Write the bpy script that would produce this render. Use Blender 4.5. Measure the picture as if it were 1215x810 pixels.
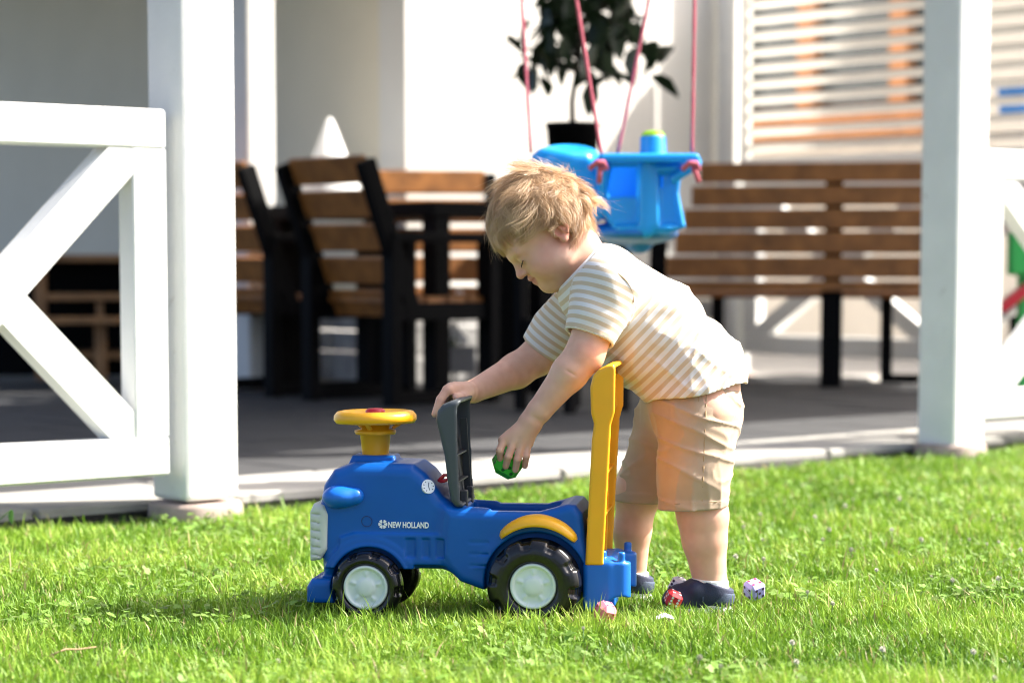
import bpy, bmesh, math, random
import numpy as np
from mathutils import Vector, Matrix

random.seed(7)
rng = np.random.default_rng(11)
for o in list(bpy.data.objects):
    bpy.data.objects.remove(o)
scene = bpy.context.scene
C = scene.collection

# ------------------------------------------------------------------ camera
CAM_H, PITCH, F_PX = 0.625, math.radians(5.0), 2869.0
PY0 = 310.0 + F_PX * math.tan(PITCH)          # principal point row (horizon at row 310)
cd = bpy.data.cameras.new('camera')
cam = bpy.data.objects.new('camera', cd)
C.objects.link(cam)
cam.location = (0, 0, CAM_H)
cam.rotation_euler = (math.pi / 2 - PITCH, 0, 0)
cd.sensor_width = 36.0
cd.lens = F_PX / 1215 * 36
cd.shift_y = (PY0 - 405) / 1215
cd.clip_start, cd.clip_end = 0.05, 2000
cd.dof.use_dof = True
cd.dof.focus_distance = 4.16
cd.dof.aperture_fstop = 3.5
scene.camera = cam

# ------------------------------------------------------------------ sky, sun, exposure
SUN = Vector((1.0, 0.22, 1.05)).normalized()    # towards the sun
w = bpy.data.worlds.new('World')
scene.world = w
w.use_nodes = True
nt = w.node_tree
bg = nt.nodes['Background']
sky = nt.nodes.new('ShaderNodeTexSky')
sky.sky_type = 'NISHITA'
sky.sun_disc = False
sky.sun_elevation = math.asin(SUN.z)
sky.sun_rotation = math.atan2(SUN.x, SUN.y)
sky.air_density, sky.dust_density, sky.ozone_density = 0.55, 4.0, 0.3
nt.links.new(sky.outputs[0], bg.inputs[0])
bg.inputs[1].default_value = 0.135
sl = bpy.data.lights.new('sun', 'SUN')
sl.energy = 4.5
sl.angle = math.radians(0.53)
sl.color = (1.0, 0.955, 0.88)
so = bpy.data.objects.new('sun', sl)
so.rotation_euler = SUN.to_track_quat('Z', 'Y').to_euler()
so.location = (4, 2, 6)
C.objects.link(so)
vs = scene.view_settings
vs.view_transform = 'Standard'
vs.look = 'None'
vs.exposure = 1.68
vs.gamma = 1.0
vs.use_curve_mapping = False
scene.cycles.use_denoising = True
scene.cycles.filter_width = 1.1
scene.cycles.max_bounces = 8
scene.cycles.transparent_max_bounces = 8


def W(x, y, Y):
    """world point seen at photo pixel (x, y), at distance Y from the camera"""
    a, b, c = (x - 607.5), -(y - PY0), F_PX
    d = Vector((a, c * math.cos(PITCH) + b * math.sin(PITCH), -c * math.sin(PITCH) + b * math.cos(PITCH)))
    d *= Y / d.y
    return Vector((d.x, d.y, d.z + CAM_H))


def G(x, Y, z=0.0):
    return Vector(((x - 607.5) / F_PX * Y, Y, z))


# ------------------------------------------------------------------ materials
M = {}


def mat(name, col, rough=0.5, var=0.0, vscale=8.0, bump=0.0, bscale=60.0, sss=0.0, sssr=(0.01, 0.004, 0.002),
        trans=0.0, coat=0.0, spec=0.5, metal=0.0, attr=None, sheen=0.0, col2=None, dirt=None, bdist=0.002):
    m = bpy.data.materials.new(name)
    m.use_nodes = True
    n, l = m.node_tree.nodes, m.node_tree.links
    b = n['Principled BSDF']
    b.inputs['Base Color'].default_value = (*col, 1)
    b.inputs['Roughness'].default_value = rough
    b.inputs['Specular IOR Level'].default_value = spec
    b.inputs['Metallic'].default_value = metal
    if coat:
        b.inputs['Coat Weight'].default_value = coat
        b.inputs['Coat Roughness'].default_value = 0.15
    if sheen:
        b.inputs['Sheen Weight'].default_value = sheen
        b.inputs['Sheen Roughness'].default_value = 0.5
    if sss:
        b.inputs['Subsurface Weight'].default_value = sss
        b.inputs['Subsurface Radius'].default_value = sssr
        b.inputs['Subsurface Scale'].default_value = 1.0
    tc = n.new('ShaderNodeTexCoord')
    out = None
    if attr:
        a = n.new('ShaderNodeVertexColor')
        a.layer_name = attr
        out = a.outputs[0]
    if var:
        nz = n.new('ShaderNodeTexNoise')
        nz.inputs['Scale'].default_value = vscale
        nz.inputs['Detail'].default_value = 5
        l.new(tc.outputs['Object'], nz.inputs['Vector'])
        mx = n.new('ShaderNodeMix')
        mx.data_type = 'RGBA'
        mp = n.new('ShaderNodeMapRange')
        mp.inputs[1].default_value, mp.inputs[2].default_value = 0.3, 0.7
        l.new(nz.outputs[0], mp.inputs[0])
        l.new(mp.outputs[0], mx.inputs[0])
        c2 = col2 or tuple(c * (1 - var) for c in col)
        if out is not None:
            mx.blend_type = 'MULTIPLY'
            l.new(out, mx.inputs[6])
            k = 1 - var
            mx.inputs[7].default_value = (k, k, k, 1)
        else:
            mx.inputs[6].default_value = (*col, 1)
            mx.inputs[7].default_value = (*c2, 1)
        out = mx.outputs[2]
    if dirt:                                   # sparse stains with a shape of their own
        dn = n.new('ShaderNodeTexNoise')
        dn.inputs['Scale'].default_value = dirt[1]
        dn.inputs['Detail'].default_value = 8
        dn.inputs['Roughness'].default_value = 0.7
        l.new(tc.outputs['Object'], dn.inputs['Vector'])
        dr = n.new('ShaderNodeMapRange')
        dr.inputs[1].default_value, dr.inputs[2].default_value = dirt[2], dirt[2] + 0.1
        l.new(dn.outputs[0], dr.inputs[0])
        dm = n.new('ShaderNodeMix')
        dm.data_type = 'RGBA'
        l.new(dr.outputs[0], dm.inputs[0])
        if out is not None:
            l.new(out, dm.inputs[6])
        else:
            dm.inputs[6].default_value = (*col, 1)
        dm.inputs[7].default_value = (*dirt[0], 1)
        out = dm.outputs[2]
    if out is not None:
        l.new(out, b.inputs['Base Color'])
    if bump:
        bz = n.new('ShaderNodeTexNoise')
        bz.inputs['Scale'].default_value = bscale
        bz.inputs['Detail'].default_value = 6
        l.new(tc.outputs['Object'], bz.inputs['Vector'])
        bp = n.new('ShaderNodeBump')
        bp.inputs['Strength'].default_value = bump
        bp.inputs['Distance'].default_value = bdist
        l.new(bz.outputs[0], bp.inputs['Height'])
        l.new(bp.outputs[0], b.inputs['Normal'])
    if trans:
        o = n['Material Output']
        t = n.new('ShaderNodeBsdfTranslucent')
        t.inputs[0].default_value = (*col, 1)
        if out is not None:
            l.new(out, t.inputs[0])
        ms = n.new('ShaderNodeMixShader')
        ms.inputs[0].default_value = trans
        l.new(b.outputs[0], ms.inputs[1])
        l.new(t.outputs[0], ms.inputs[2])
        l.new(ms.outputs[0], o.inputs['Surface'])
    M[name] = m
    return m


mat('soil', (0.055, 0.06, 0.022), 0.95, 0.6, 25, 0.6, 90)
mat('white_paint', (0.80, 0.80, 0.77), 0.45, 0.07, 5, 0.25, 130, dirt=((0.42, 0.38, 0.30), 9, 0.70))
mat('post_paint', (0.80, 0.80, 0.77), 0.5, 0.10, 6, 0.35, 90, dirt=((0.34, 0.30, 0.24), 14, 0.63))
mat('render_wall', (0.76, 0.74, 0.69), 0.9, 0.05, 3, 0.3, 200)
mat('render_wall_shaded', (0.80, 0.735, 0.585), 0.9, 0.06, 3, 0.3, 200)  # shaded-side copy of the wall colour, lightened and warmed to offset dim cool shade
mat('stone_pale', (0.42, 0.41, 0.39), 0.85, 0.5, 9, 0.8, 30, bdist=0.01)
mat('paving_shade', (0.048, 0.048, 0.050), 0.85, 0.35, 7, 0.5, 60)  # inner slabs, terrace shade put into the colour
mat('paving_sunlit', (0.40, 0.385, 0.35), 0.85, 0.25, 9, 0.5, 60)  # same paving at the edge, sunlit tone put into the colour
mat('joint', (0.07, 0.068, 0.06), 0.95)
mat('concrete', (0.42, 0.33, 0.28), 0.9, 0.3, 20, 0.6, 60)
mat('yard', (0.42, 0.40, 0.36), 0.9, 0.3, 3, 0.4, 40)
mat('roofing', (0.72, 0.71, 0.66), 0.8, 0.3, 5)
mat('black_metal', (0.002, 0.002, 0.0025), 0.65, spec=0.1)
mat('brown_wood', (0.40, 0.155, 0.034), 0.5, 0.5, 12, 0.2, 60)
mat('pale_wood', (0.36, 0.19, 0.075), 0.55, 0.4, 10, 0.2, 60)
mat('orange_wood', (0.50, 0.19, 0.045), 0.5, 0.35, 10)
mat('blind_white', (0.82, 0.80, 0.75), 0.5, 0.05, 6)
mat('glass_blue', (0.05, 0.07, 0.08), 0.08, 0.3, 3)
mat('shed_wall', (0.68, 0.62, 0.54), 0.9, 0.08, 4, 0.2, 100)
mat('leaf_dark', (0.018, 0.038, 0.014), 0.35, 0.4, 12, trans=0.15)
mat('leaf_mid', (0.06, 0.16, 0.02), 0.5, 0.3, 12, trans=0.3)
mat('bark', (0.09, 0.065, 0.045), 0.9, 0.4, 30, 0.5, 60)
mat('rope', (0.62, 0.13, 0.18), 0.85, 0.35, 160, 0.6, 300)
mat('swing_blue', (0.02, 0.40, 0.88), 0.3, 0.05, 9, trans=0.25)
mat('swing_blue_dark', (0.01, 0.16, 0.50), 0.35, 0.05, 9)
mat('lime', (0.36, 0.72, 0.02), 0.4)
mat('toy_blue', (0.002, 0.098, 0.40), 0.36, 0.10, 14, 0.04, 220, spec=0.32)
mat('toy_blue_light', (0.005, 0.14, 0.58), 0.36, 0.08, 14, 0.04, 220)
mat('toy_yellow', (0.90, 0.44, 0.010), 0.36, 0.06, 14, 0.04, 200, sss=0.08, sssr=(0.006, 0.004, 0.001))
mat('toy_yellow_dark', (0.82, 0.37, 0.008), 0.4, 0.06, 14)
mat('toy_grey', (0.055, 0.066, 0.074), 0.5, 0.10, 14, 0.06, 260)
mat('toy_grey_dark', (0.030, 0.034, 0.038), 0.55)
mat('tyre', (0.006, 0.006, 0.007), 0.26, 0.25, 20, 0.05, 200)
mat('hub', (0.70, 0.76, 0.72), 0.4, 0.06, 20, 0.05, 200)
mat('grille', (0.62, 0.64, 0.57), 0.45, 0.08, 20, 0.05, 200)
mat('toy_red', (0.45, 0.008, 0.02), 0.4)
mat('decal_white', (0.82, 0.84, 0.86), 0.4)
mat('line_dark', (0.006, 0.02, 0.10), 0.5)
mat('skin', (0.72, 0.41, 0.29), 0.5, 0.06, 60, 0.10, 650, sss=0.13, sssr=(0.009, 0.0035, 0.0018), attr='tone', spec=0.35)
mat('shorts', (0.47, 0.34, 0.235), 0.9, 0.10, 25, 0.35, 900, sheen=0.15, bdist=0.0008)
mat('stitch', (0.40, 0.27, 0.15), 0.9)
mat('sock', (0.80, 0.80, 0.80), 0.9, 0.05, 30, 0.5, 500)
mat('shoe_navy', (0.022, 0.030, 0.070), 0.7, 0.3, 40, 0.4, 500)
mat('shoe_denim', (0.06, 0.085, 0.14), 0.8, 0.4, 90, 0.4, 500)
mat('sole', (0.55, 0.55, 0.52), 0.7)
mat('hair', (0.5, 0.3, 0.14), 0.38, attr='tone', trans=0.22, spec=0.6)
mat('lash', (0.035, 0.018, 0.01), 0.6)
mat('brow', (0.34, 0.20, 0.11), 0.7)
mat('lip', (0.55, 0.20, 0.17), 0.45)
mat('die_green', (0.05, 0.52, 0.03), 0.5, 0.1, 60)
mat('die_pink', (0.74, 0.22, 0.30), 0.55, 0.1, 60)
mat('die_red', (0.55, 0.02, 0.03), 0.5)
mat('die_white', (0.80, 0.78, 0.78), 0.5)
mat('die_lilac', (0.36, 0.34, 0.72), 0.5)
mat('dot_dark', (0.05, 0.02, 0.06), 0.5)
mat('dot_green', (0.008, 0.10, 0.008), 0.5)
mat('dot_red', (0.50, 0.02, 0.06), 0.5)
mat('dot_cyan', (0.04, 0.45, 0.75), 0.5)
mat('grass', (0.10, 0.20, 0.02), 0.5, attr='tone', trans=0.30, spec=0.35)
mat('clover_leaf', (0.07, 0.18, 0.025), 0.55, attr='tone', trans=0.35)
mat('petal', (0.66, 0.64, 0.54), 0.8, 0.15, 300, trans=0.2)
mat('napkin', (0.82, 0.82, 0.80), 0.85)
mat('toy_green', (0.02, 0.34, 0.06), 0.4)
mat('box_grey', (0.20, 0.20, 0.20), 0.7, 0.2, 10)


def striped_cloth():
    m = bpy.data.materials.new('striped_cloth')
    m.use_nodes = True
    n, l = m.node_tree.nodes, m.node_tree.links
    b = n['Principled BSDF']
    b.inputs['Roughness'].default_value = 0.9
    b.inputs['Sheen Weight'].default_value = 0.15
    at = n.new('ShaderNodeAttribute')
    at.attribute_name = 'stripe'
    fr = n.new('ShaderNodeMath'); fr.operation = 'FRACT'
    tc = n.new('ShaderNodeTexCoord')
    nz = n.new('ShaderNodeTexNoise'); nz.inputs['Scale'].default_value = 60
    l.new(tc.outputs['Object'], nz.inputs['Vector'])
    ad = n.new('ShaderNodeMath'); ad.operation = 'MULTIPLY_ADD'
    ad.inputs[1].default_value = 0.06
    l.new(nz.outputs[0], ad.inputs[0])
    l.new(at.outputs['Fac'], ad.inputs[2])
    l.new(ad.outputs[0], fr.inputs[0])
    pp = n.new('ShaderNodeMath'); pp.operation = 'PINGPONG'; pp.inputs[1].default_value = 0.5
    l.new(fr.outputs[0], pp.inputs[0])
    mr = n.new('ShaderNodeMapRange')
    mr.inputs[1].default_value, mr.inputs[2].default_value = 0.235, 0.285
    l.new(pp.outputs[0], mr.inputs[0])
    mx = n.new('ShaderNodeMix'); mx.data_type = 'RGBA'
    mx.inputs[6].default_value = (0.80, 0.79, 0.77, 1)
    mx.inputs[7].default_value = (0.66, 0.535, 0.38, 1)
    l.new(mr.outputs[0], mx.inputs[0])
    l.new(mx.outputs[2], b.inputs['Base Color'])
    bz = n.new('ShaderNodeTexNoise'); bz.inputs['Scale'].default_value = 900
    l.new(tc.outputs['Object'], bz.inputs['Vector'])
    bp = n.new('ShaderNodeBump'); bp.inputs['Strength'].default_value = 0.35; bp.inputs['Distance'].default_value = 0.0006
    l.new(bz.outputs[0], bp.inputs['Height'])
    l.new(bp.outputs[0], b.inputs['Normal'])
    t = n.new('ShaderNodeBsdfTranslucent')
    l.new(mx.outputs[2], t.inputs[0])
    ms = n.new('ShaderNodeMixShader'); ms.inputs[0].default_value = 0.12
    l.new(b.outputs[0], ms.inputs[1]); l.new(t.outputs[0], ms.inputs[2])
    l.new(ms.outputs[0], n['Material Output'].inputs['Surface'])
    M['striped_cloth'] = m


striped_cloth()


# ------------------------------------------------------------------ object helpers
def thing(name, label, cat, loc=(0, 0, 0), rotz=0.0, group=None):
    o = bpy.data.objects.new(name, None)
    o.empty_display_size = 0.1
    C.objects.link(o)
    o.location = loc
    o.rotation_euler = (0, 0, rotz)
    o['label'], o['category'] = label, cat
    if group:
        o['group'] = group
    return o


def tag(o, label=None, cat=None, group=None, kind=None):
    for k, v in (('label', label), ('category', cat), ('group', group), ('kind', kind)):
        if v:
            o[k] = v
    return o


def link(name, me, m=None, parent=None):
    o = bpy.data.objects.new(name, me)
    C.objects.link(o)
    if m and not me.materials:
        me.materials.append(M[m])
    if parent is not None:
        o.parent = parent
    return o


def mesh(name, v, f, m=None, parent=None, smooth=False):
    me = bpy.data.meshes.new(name)
    me.from_pydata([tuple(p) for p in v], [], [tuple(q) for q in f])
    if smooth:
        me.polygons.foreach_set('use_smooth', [True] * len(me.polygons))
    me.update()
    return link(name, me, m, parent)


def np_mesh(name, v, quads=None, tris=None, m=None, parent=None, smooth=True, tone=None, fattr=None):
    """fast mesh from numpy arrays; tone = per-vertex colour, fattr = (name, per-vertex float)"""
    me = bpy.data.meshes.new(name)
    nq = 0 if quads is None else len(quads)
    ntri = 0 if tris is None else len(tris)
    me.vertices.add(len(v))
    me.vertices.foreach_set('co', np.asarray(v, np.float32).ravel())
    loops = []
    if nq:
        loops.append(np.asarray(quads).ravel())
    if ntri:
        loops.append(np.asarray(tris).ravel())
    lp = np.concatenate(loops).astype(np.int32)
    me.loops.add(len(lp))
    me.loops.foreach_set('vertex_index', lp)
    me.polygons.add(nq + ntri)
    st = np.concatenate([np.arange(nq) * 4, nq * 4 + np.arange(ntri) * 3]).astype(np.int32)
    me.polygons.foreach_set('loop_start', st)
    if smooth:
        me.polygons.foreach_set('use_smooth', np.ones(nq + ntri, bool))
    me.update(calc_edges=True)
    if tone is not None:
        a = me.color_attributes.new('tone', 'FLOAT_COLOR', 'POINT')
        c = np.ones((len(v), 4), np.float32)
        c[:, :3] = tone
        a.data.foreach_set('color', c.ravel())
    if fattr is not None:
        a = me.attributes.new(fattr[0], 'FLOAT', 'POINT')
        a.data.foreach_set('value', np.asarray(fattr[1], np.float32))
    me.validate()
    return link(name, me, m, parent)


def box_bm(bm, c, s, R=None, bev=0.0, seg=1):
    r = bmesh.ops.create_cube(bm, size=1.0)
    vs_ = r['verts']
    for v in vs_:
        v.co = Vector((v.co.x * s[0], v.co.y * s[1], v.co.z * s[2]))
    if bev:
        es = list({e for v in vs_ for e in v.link_edges})
        rr = bmesh.ops.bevel(bm, geom=es, offset=bev, segments=seg, affect='EDGES', profile=0.5)
        vs_ = list({v for f in rr['faces'] for v in f.verts} | {v for v in vs_ if v.is_valid})
    T = Matrix.Translation(Vector(c)) @ (R.to_4x4() if R is not None else Matrix.Identity(4))
    for v in vs_:
        v.co = T @ v.co


def box(name, c, s, m, parent=None, R=None, bev=0.004, seg=1):
    bm = bmesh.new()
    box_bm(bm, c, s, R, min(bev, 0.3 * min(s)), seg)
    me = bpy.data.meshes.new(name)
    bm.to_mesh(me)
    bm.free()
    return link(name, me, m, parent)


def beam(name, a, b, wd, th, m, parent=None, side=(0, 1, 0), bev=0.004, ext=0.0):
    """bevelled bar from a to b; th is its thickness along `side`, wd the other one"""
    a, b = Vector(a), Vector(b)
    z = (b - a).normalized()
    y = Vector(side)
    y = (y - z * y.dot(z)).normalized()
    x = y.cross(z)
    R = Matrix((x, y, z)).transposed()
    return box(name, (a + b) / 2, (wd, th, (b - a).length + 2 * ext), m, parent, R, bev)


def tube_arr(path, rad, n=8, closed_ends=True):
    path = np.asarray([tuple(p) for p in path], float)
    k = len(path)
    rad = np.broadcast_to(np.asarray(rad, float), (k,))
    t = np.gradient(path, axis=0)
    t /= np.linalg.norm(t, axis=1)[:, None] + 1e-12
    ref = np.array([0.0, 0.0, 1.0]) if abs(t[0][2]) < 0.9 else np.array([1.0, 0.0, 0.0])
    V = []
    nrm = np.cross(t[0], ref); nrm /= np.linalg.norm(nrm)
    for i in range(k):
        nrm = nrm - t[i] * nrm.dot(t[i]); nrm /= np.linalg.norm(nrm)
        bn = np.cross(t[i], nrm)
        for j in range(n):
            a = 2 * math.pi * j / n
            V.append(path[i] + rad[i] * (math.cos(a) * nrm + math.sin(a) * bn))
    Fq = [(i * n + j, i * n + (j + 1) % n, (i + 1) * n + (j + 1) % n, (i + 1) * n + j) for i in range(k - 1) for j in range(n)]
    if closed_ends:
        Fq.append(tuple(range(n))[::-1])
        Fq.append(tuple((k - 1) * n + j for j in range(n)))
    return V, Fq


def tube(name, path, rad, m, parent=None, n=8):
    V, Fq = tube_arr(path, rad, n)
    return mesh(name, V, Fq, m, parent, True)


def lathe(name, prof, m, parent=None, n=48, axis='z', c=(0, 0, 0), mod=None, smooth=True):
    """profile of (radius, height) turned round an axis; mod(angle, i, r, h) may change the radius"""
    V, Fq = [], []
    k = len(prof)
    for i, (r, h) in enumerate(prof):
        for j in range(n):
            a = 2 * math.pi * j / n
            rr, hh = (r, h) if mod is None else mod(a, i, r, h)
            p = (rr * math.cos(a), rr * math.sin(a), hh)
            if axis == 'y':
                p = (p[0], p[2], p[1])
            V.append((p[0] + c[0], p[1] + c[1], p[2] + c[2]))
    for i in range(k - 1):
        for j in range(n):
            q = (i * n + j, i * n + (j + 1) % n, (i + 1) * n + (j + 1) % n, (i + 1) * n + j)
            Fq.append(q if axis == 'z' else q[::-1])
    o = mesh(name, V, Fq, m, parent, smooth)
    return o


def copy_tree(o, parent=None):
    c = o.copy()
    C.objects.link(c)
    c.parent = parent
    for ch in list(o.children):
        copy_tree(ch, c)
    return c


# ------------------------------------------------------------------ signed distance fields -> mesh
class Field:
    def __init__(s, lo, hi, h):
        s.lo = np.asarray(lo, np.float64)
        s.h = h
        s.n = np.ceil((np.asarray(hi) - s.lo) / h).astype(int) + 1
        s.F = np.full(tuple(s.n), 1.0, np.float32)

    def sub(s, lo, hi):
        a = np.maximum(np.floor((np.asarray(lo) - s.lo) / s.h).astype(int), 0)
        b = np.minimum(np.ceil((np.asarray(hi) - s.lo) / s.h).astype(int) + 1, s.n)
        sl_ = tuple(slice(i, max(j, i)) for i, j in zip(a, b))
        ax = [(s.lo[i] + s.h * np.arange(a[i], max(b[i], a[i]))).astype(np.float32) for i in range(3)]
        return sl_, ax[0][:, None, None], ax[1][None, :, None], ax[2][None, None, :]

    def put(s, sl_, d, k, op='u'):
        F = s.F[sl_]
        if op == 'u':
            if k:
                hh = np.maximum(k - np.abs(F - d), 0) / k
                s.F[sl_] = np.minimum(F, d) - hh * hh * k * 0.25
            else:
                s.F[sl_] = np.minimum(F, d)
        else:                                     # subtract
            d = -d
            if k:
                hh = np.maximum(k - np.abs(F - d), 0) / k
                s.F[sl_] = np.maximum(F, d) + hh * hh * k * 0.25
            else:
                s.F[sl_] = np.maximum(F, d)

    def cone(s, a, b, ra, rb, k=0.01, op='u'):
        a, b = np.asarray(a, float), np.asarray(b, float)
        m_ = max(ra, rb) + 2 * k + 3 * s.h
        sl_, x, y, z = s.sub(np.minimum(a, b) - m_, np.maximum(a, b) + m_)
        ba = b - a
        L = float(ba.dot(ba)) + 1e-12
        t = np.clip(((x - a[0]) * ba[0] + (y - a[1]) * ba[1] + (z - a[2]) * ba[2]) / L, 0, 1)
        d = np.sqrt((x - a[0] - t * ba[0]) ** 2 + (y - a[1] - t * ba[1]) ** 2 + (z - a[2] - t * ba[2]) ** 2) - (ra + (rb - ra) * t)
        s.put(sl_, d.astype(np.float32), k, op)

    def ball(s, c, r, k=0.01, op='u'):
        s.cone(c, np.asarray(c, float) + 1e-5, r, r, k, op)

    def ell(s, c, r, R=None, k=0.01, op='u'):
        c = np.asarray(c, float)
        R = np.eye(3) if R is None else np.asarray(R, float)      # rows = local axes
        ext = np.abs(R.T) @ np.asarray(r, float) + 2 * k + 3 * s.h
        sl_, x, y, z = s.sub(c - ext, c + ext)
        q = [R[i, 0] * (x - c[0]) + R[i, 1] * (y - c[1]) + R[i, 2] * (z - c[2]) for i in range(3)]
        k0 = np.sqrt(sum((q[i] / r[i]) ** 2 for i in range(3)))
        k1 = np.sqrt(sum((q[i] / r[i] ** 2) ** 2 for i in range(3))) + 1e-9
        s.put(sl_, (k0 * (k0 - 1) / k1).astype(np.float32), k, op)

    def rbox(s, c, half, r, R=None, k=0.01, op='u'):
        c = np.asarray(c, float)
        R = np.eye(3) if R is None else np.asarray(R, float)
        ext = np.abs(R.T) @ np.asarray(half, float) + 2 * k + 3 * s.h
        sl_, x, y, z = s.sub(c - ext, c + ext)
        q = [np.abs(R[i, 0] * (x - c[0]) + R[i, 1] * (y - c[1]) + R[i, 2] * (z - c[2])) - (half[i] - r) for i in range(3)]
        d = np.sqrt(sum(np.maximum(i, 0) ** 2 for i in q)) + np.minimum(np.maximum(np.maximum(q[0], q[1]), q[2]), 0) - r
        s.put(sl_, d.astype(np.float32), k, op)

    def prism(s, poly, y0, y1, r=0.01, k=0.01, op='u'):
        """polygon in the xz plane, between y0 and y1, edges rounded by r"""
        P = np.asarray(poly, float)
        ext = 2 * k + 3 * s.h
        lo = np.array([P[:, 0].min(), min(y0, y1), P[:, 1].min()]) - ext
        hi = np.array([P[:, 0].max(), max(y0, y1), P[:, 1].max()]) + ext
        sl_, x, y, z = s.sub(lo, hi)
        X, Z = x[:, 0, :], z[0, :, :]
        X, Z = np.broadcast_arrays(X, Z)
        d2 = np.full(X.shape, 1e9)
        ins = np.zeros(X.shape, bool)
        n = len(P)
        for i in range(n):
            a, b = P[i], P[(i + 1) % n]
            e = b - a
            wx, wz = X - a[0], Z - a[1]
            t = np.clip((wx * e[0] + wz * e[1]) / (e.dot(e) + 1e-12), 0, 1)
            d2 = np.minimum(d2, (wx - t * e[0]) ** 2 + (wz - t * e[1]) ** 2)
            cr = ((a[1] <= Z) != (b[1] <= Z)) & (X < (b[0] - a[0]) * (Z - a[1]) / (b[1] - a[1] + 1e-12) + a[0])
            ins ^= cr
        d = np.where(ins, -np.sqrt(d2), np.sqrt(d2)).astype(np.float32)[:, None, :] + r
        yc, hy = (y0 + y1) / 2, abs(y1 - y0) / 2
        q = np.abs(y - yc) - (hy - r)
        dd = np.sqrt(np.maximum(d, 0) ** 2 + np.maximum(q, 0) ** 2) + np.minimum(np.maximum(d, q), 0) - r
        s.put(sl_, dd.astype(np.float32), k, op)

    def cyl(s, c, rad, half, r=0.004, k=0.0, op='u', axis=1):
        c = np.asarray(c, float)
        ext = np.full(3, rad + 2 * k + 3 * s.h)
        ext[axis] = half + 2 * k + 3 * s.h
        sl_, x, y, z = s.sub(c - ext, c + ext)
        q = [x - c[0], y - c[1], z - c[2]]
        o_ = [i for i in range(3) if i != axis]
        dr = np.sqrt(q[o_[0]] ** 2 + q[o_[1]] ** 2) - (rad - r)
        dh = np.abs(q[axis]) - (half - r)
        d = np.sqrt(np.maximum(dr, 0) ** 2 + np.maximum(dh, 0) ** 2) + np.minimum(np.maximum(dr, dh), 0) - r
        s.put(sl_, d.astype(np.float32), k, op)

    def grid(s):
        return s.sub(s.lo, s.lo + s.h * s.n)[1:]

    def cut(s, p, nrm):
        """keep the side against nrm"""
        x, y, z = s.grid()
        nrm = np.asarray(nrm, float); nrm = nrm / np.linalg.norm(nrm)
        s.F = np.maximum(s.F, ((x - p[0]) * nrm[0] + (y - p[1]) * nrm[1] + (z - p[2]) * nrm[2]).astype(np.float32))

    def nets(s):
        F, h = s.F, s.h
        I = F < 0
        c = np.zeros(tuple(np.array(F.shape) - 1), np.uint8)
        for dx in (0, 1):
            for dy in (0, 1):
                for dz in (0, 1):
                    c += I[dx:F.shape[0] - 1 + dx, dy:F.shape[1] - 1 + dy, dz:F.shape[2] - 1 + dz]
        act = (c > 0) & (c < 8)
        ids = np.argwhere(act)
        lut = np.full(act.shape, -1, np.int32)
        lut[act] = np.arange(len(ids))
        pos = np.zeros((len(ids), 3)); cnt = np.zeros(len(ids))
        cor = [(i, j, k) for i in (0, 1) for j in (0, 1) for k in (0, 1)]
        for a in cor:
            for b in cor:
                if sum(b) - sum(a) == 1 and all(bb >= aa for aa, bb in zip(a, b)):
                    A, B = np.array(a), np.array(b)
                    fa = F[tuple((ids + A).T)]; fb = F[tuple((ids + B).T)]
                    m_ = (fa < 0) != (fb < 0)
                    t = np.where(m_, fa / np.where(m_, fa - fb, 1), 0)
                    pos[m_] += (A + t[:, None] * (B - A))[m_]
                    cnt[m_] += 1
        v = s.lo + h * (ids + pos / cnt[:, None])
        Q = []
        for ax in range(3):
            o1, o2 = (ax + 1) % 3, (ax + 2) % 3
            A = np.moveaxis(I, (ax, o1, o2), (0, 1, 2))
            Lm = np.moveaxis(lut, (ax, o1, o2), (0, 1, 2))
            p, q = A[:-1, 1:-1, 1:-1], A[1:, 1:-1, 1:-1]
            e = np.argwhere(p != q)
            if not len(e):
                continue
            sg = p[tuple(e.T)]
            i, j, k = e[:, 0], e[:, 1] + 1, e[:, 2] + 1
            quad = np.stack([Lm[i, j - 1, k - 1], Lm[i, j, k - 1], Lm[i, j, k], Lm[i, j - 1, k]], 1)
            quad[~sg] = quad[~sg][:, ::-1]
            Q.append(quad)
        return v, np.concatenate(Q)


def smooth_mesh(v, q, it=2, lam=0.5):
    n = len(v)
    e = np.concatenate([q[:, [0, 1]], q[:, [1, 2]], q[:, [2, 3]], q[:, [3, 0]]])
    e = np.concatenate([e, e[:, ::-1]])
    deg = np.bincount(e[:, 0], minlength=n)[:, None]
    for _ in range(it):
        for L in (lam, -lam * 1.03):
            acc = np.stack([np.bincount(e[:, 0], weights=v[e[:, 1], i], minlength=n) for i in range(3)], 1)
            v = v + L * (acc / np.maximum(deg, 1) - v)
    return v


def noise3(p, scale, seed=0):
    """cheap smooth value noise at points p (n,3)"""
    r = np.random.default_rng(seed)
    T = r.random((32, 32, 32)).astype(np.float32)
    q = p * scale + 100.0
    i = np.floor(q).astype(int)
    f = q - i
    f = f * f * (3 - 2 * f)
    out = 0
    for dx in (0, 1):
        for dy in (0, 1):
            for dz in (0, 1):
                wgt = (f[:, 0] if dx else 1 - f[:, 0]) * (f[:, 1] if dy else 1 - f[:, 1]) * (f[:, 2] if dz else 1 - f[:, 2])
                out = out + wgt * T[(i[:, 0] + dx) % 32, (i[:, 1] + dy) % 32, (i[:, 2] + dz) % 32]
    return out


# ================================================================== the setting
TH = math.radians(41.0)
U = Vector((math.cos(TH), math.sin(TH), 0))        # along the terrace edge, away to the right
Wd = Vector((-math.sin(TH), math.cos(TH), 0))      # into the terrace
O0 = Vector((-0.756, 5.75, 0))                     # left post
FZ = 0.05                                          # terrace floor


def L(a, b, z=0.0):
    return O0 + U * a + Wd * b + Vector((0, 0, z))


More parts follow.
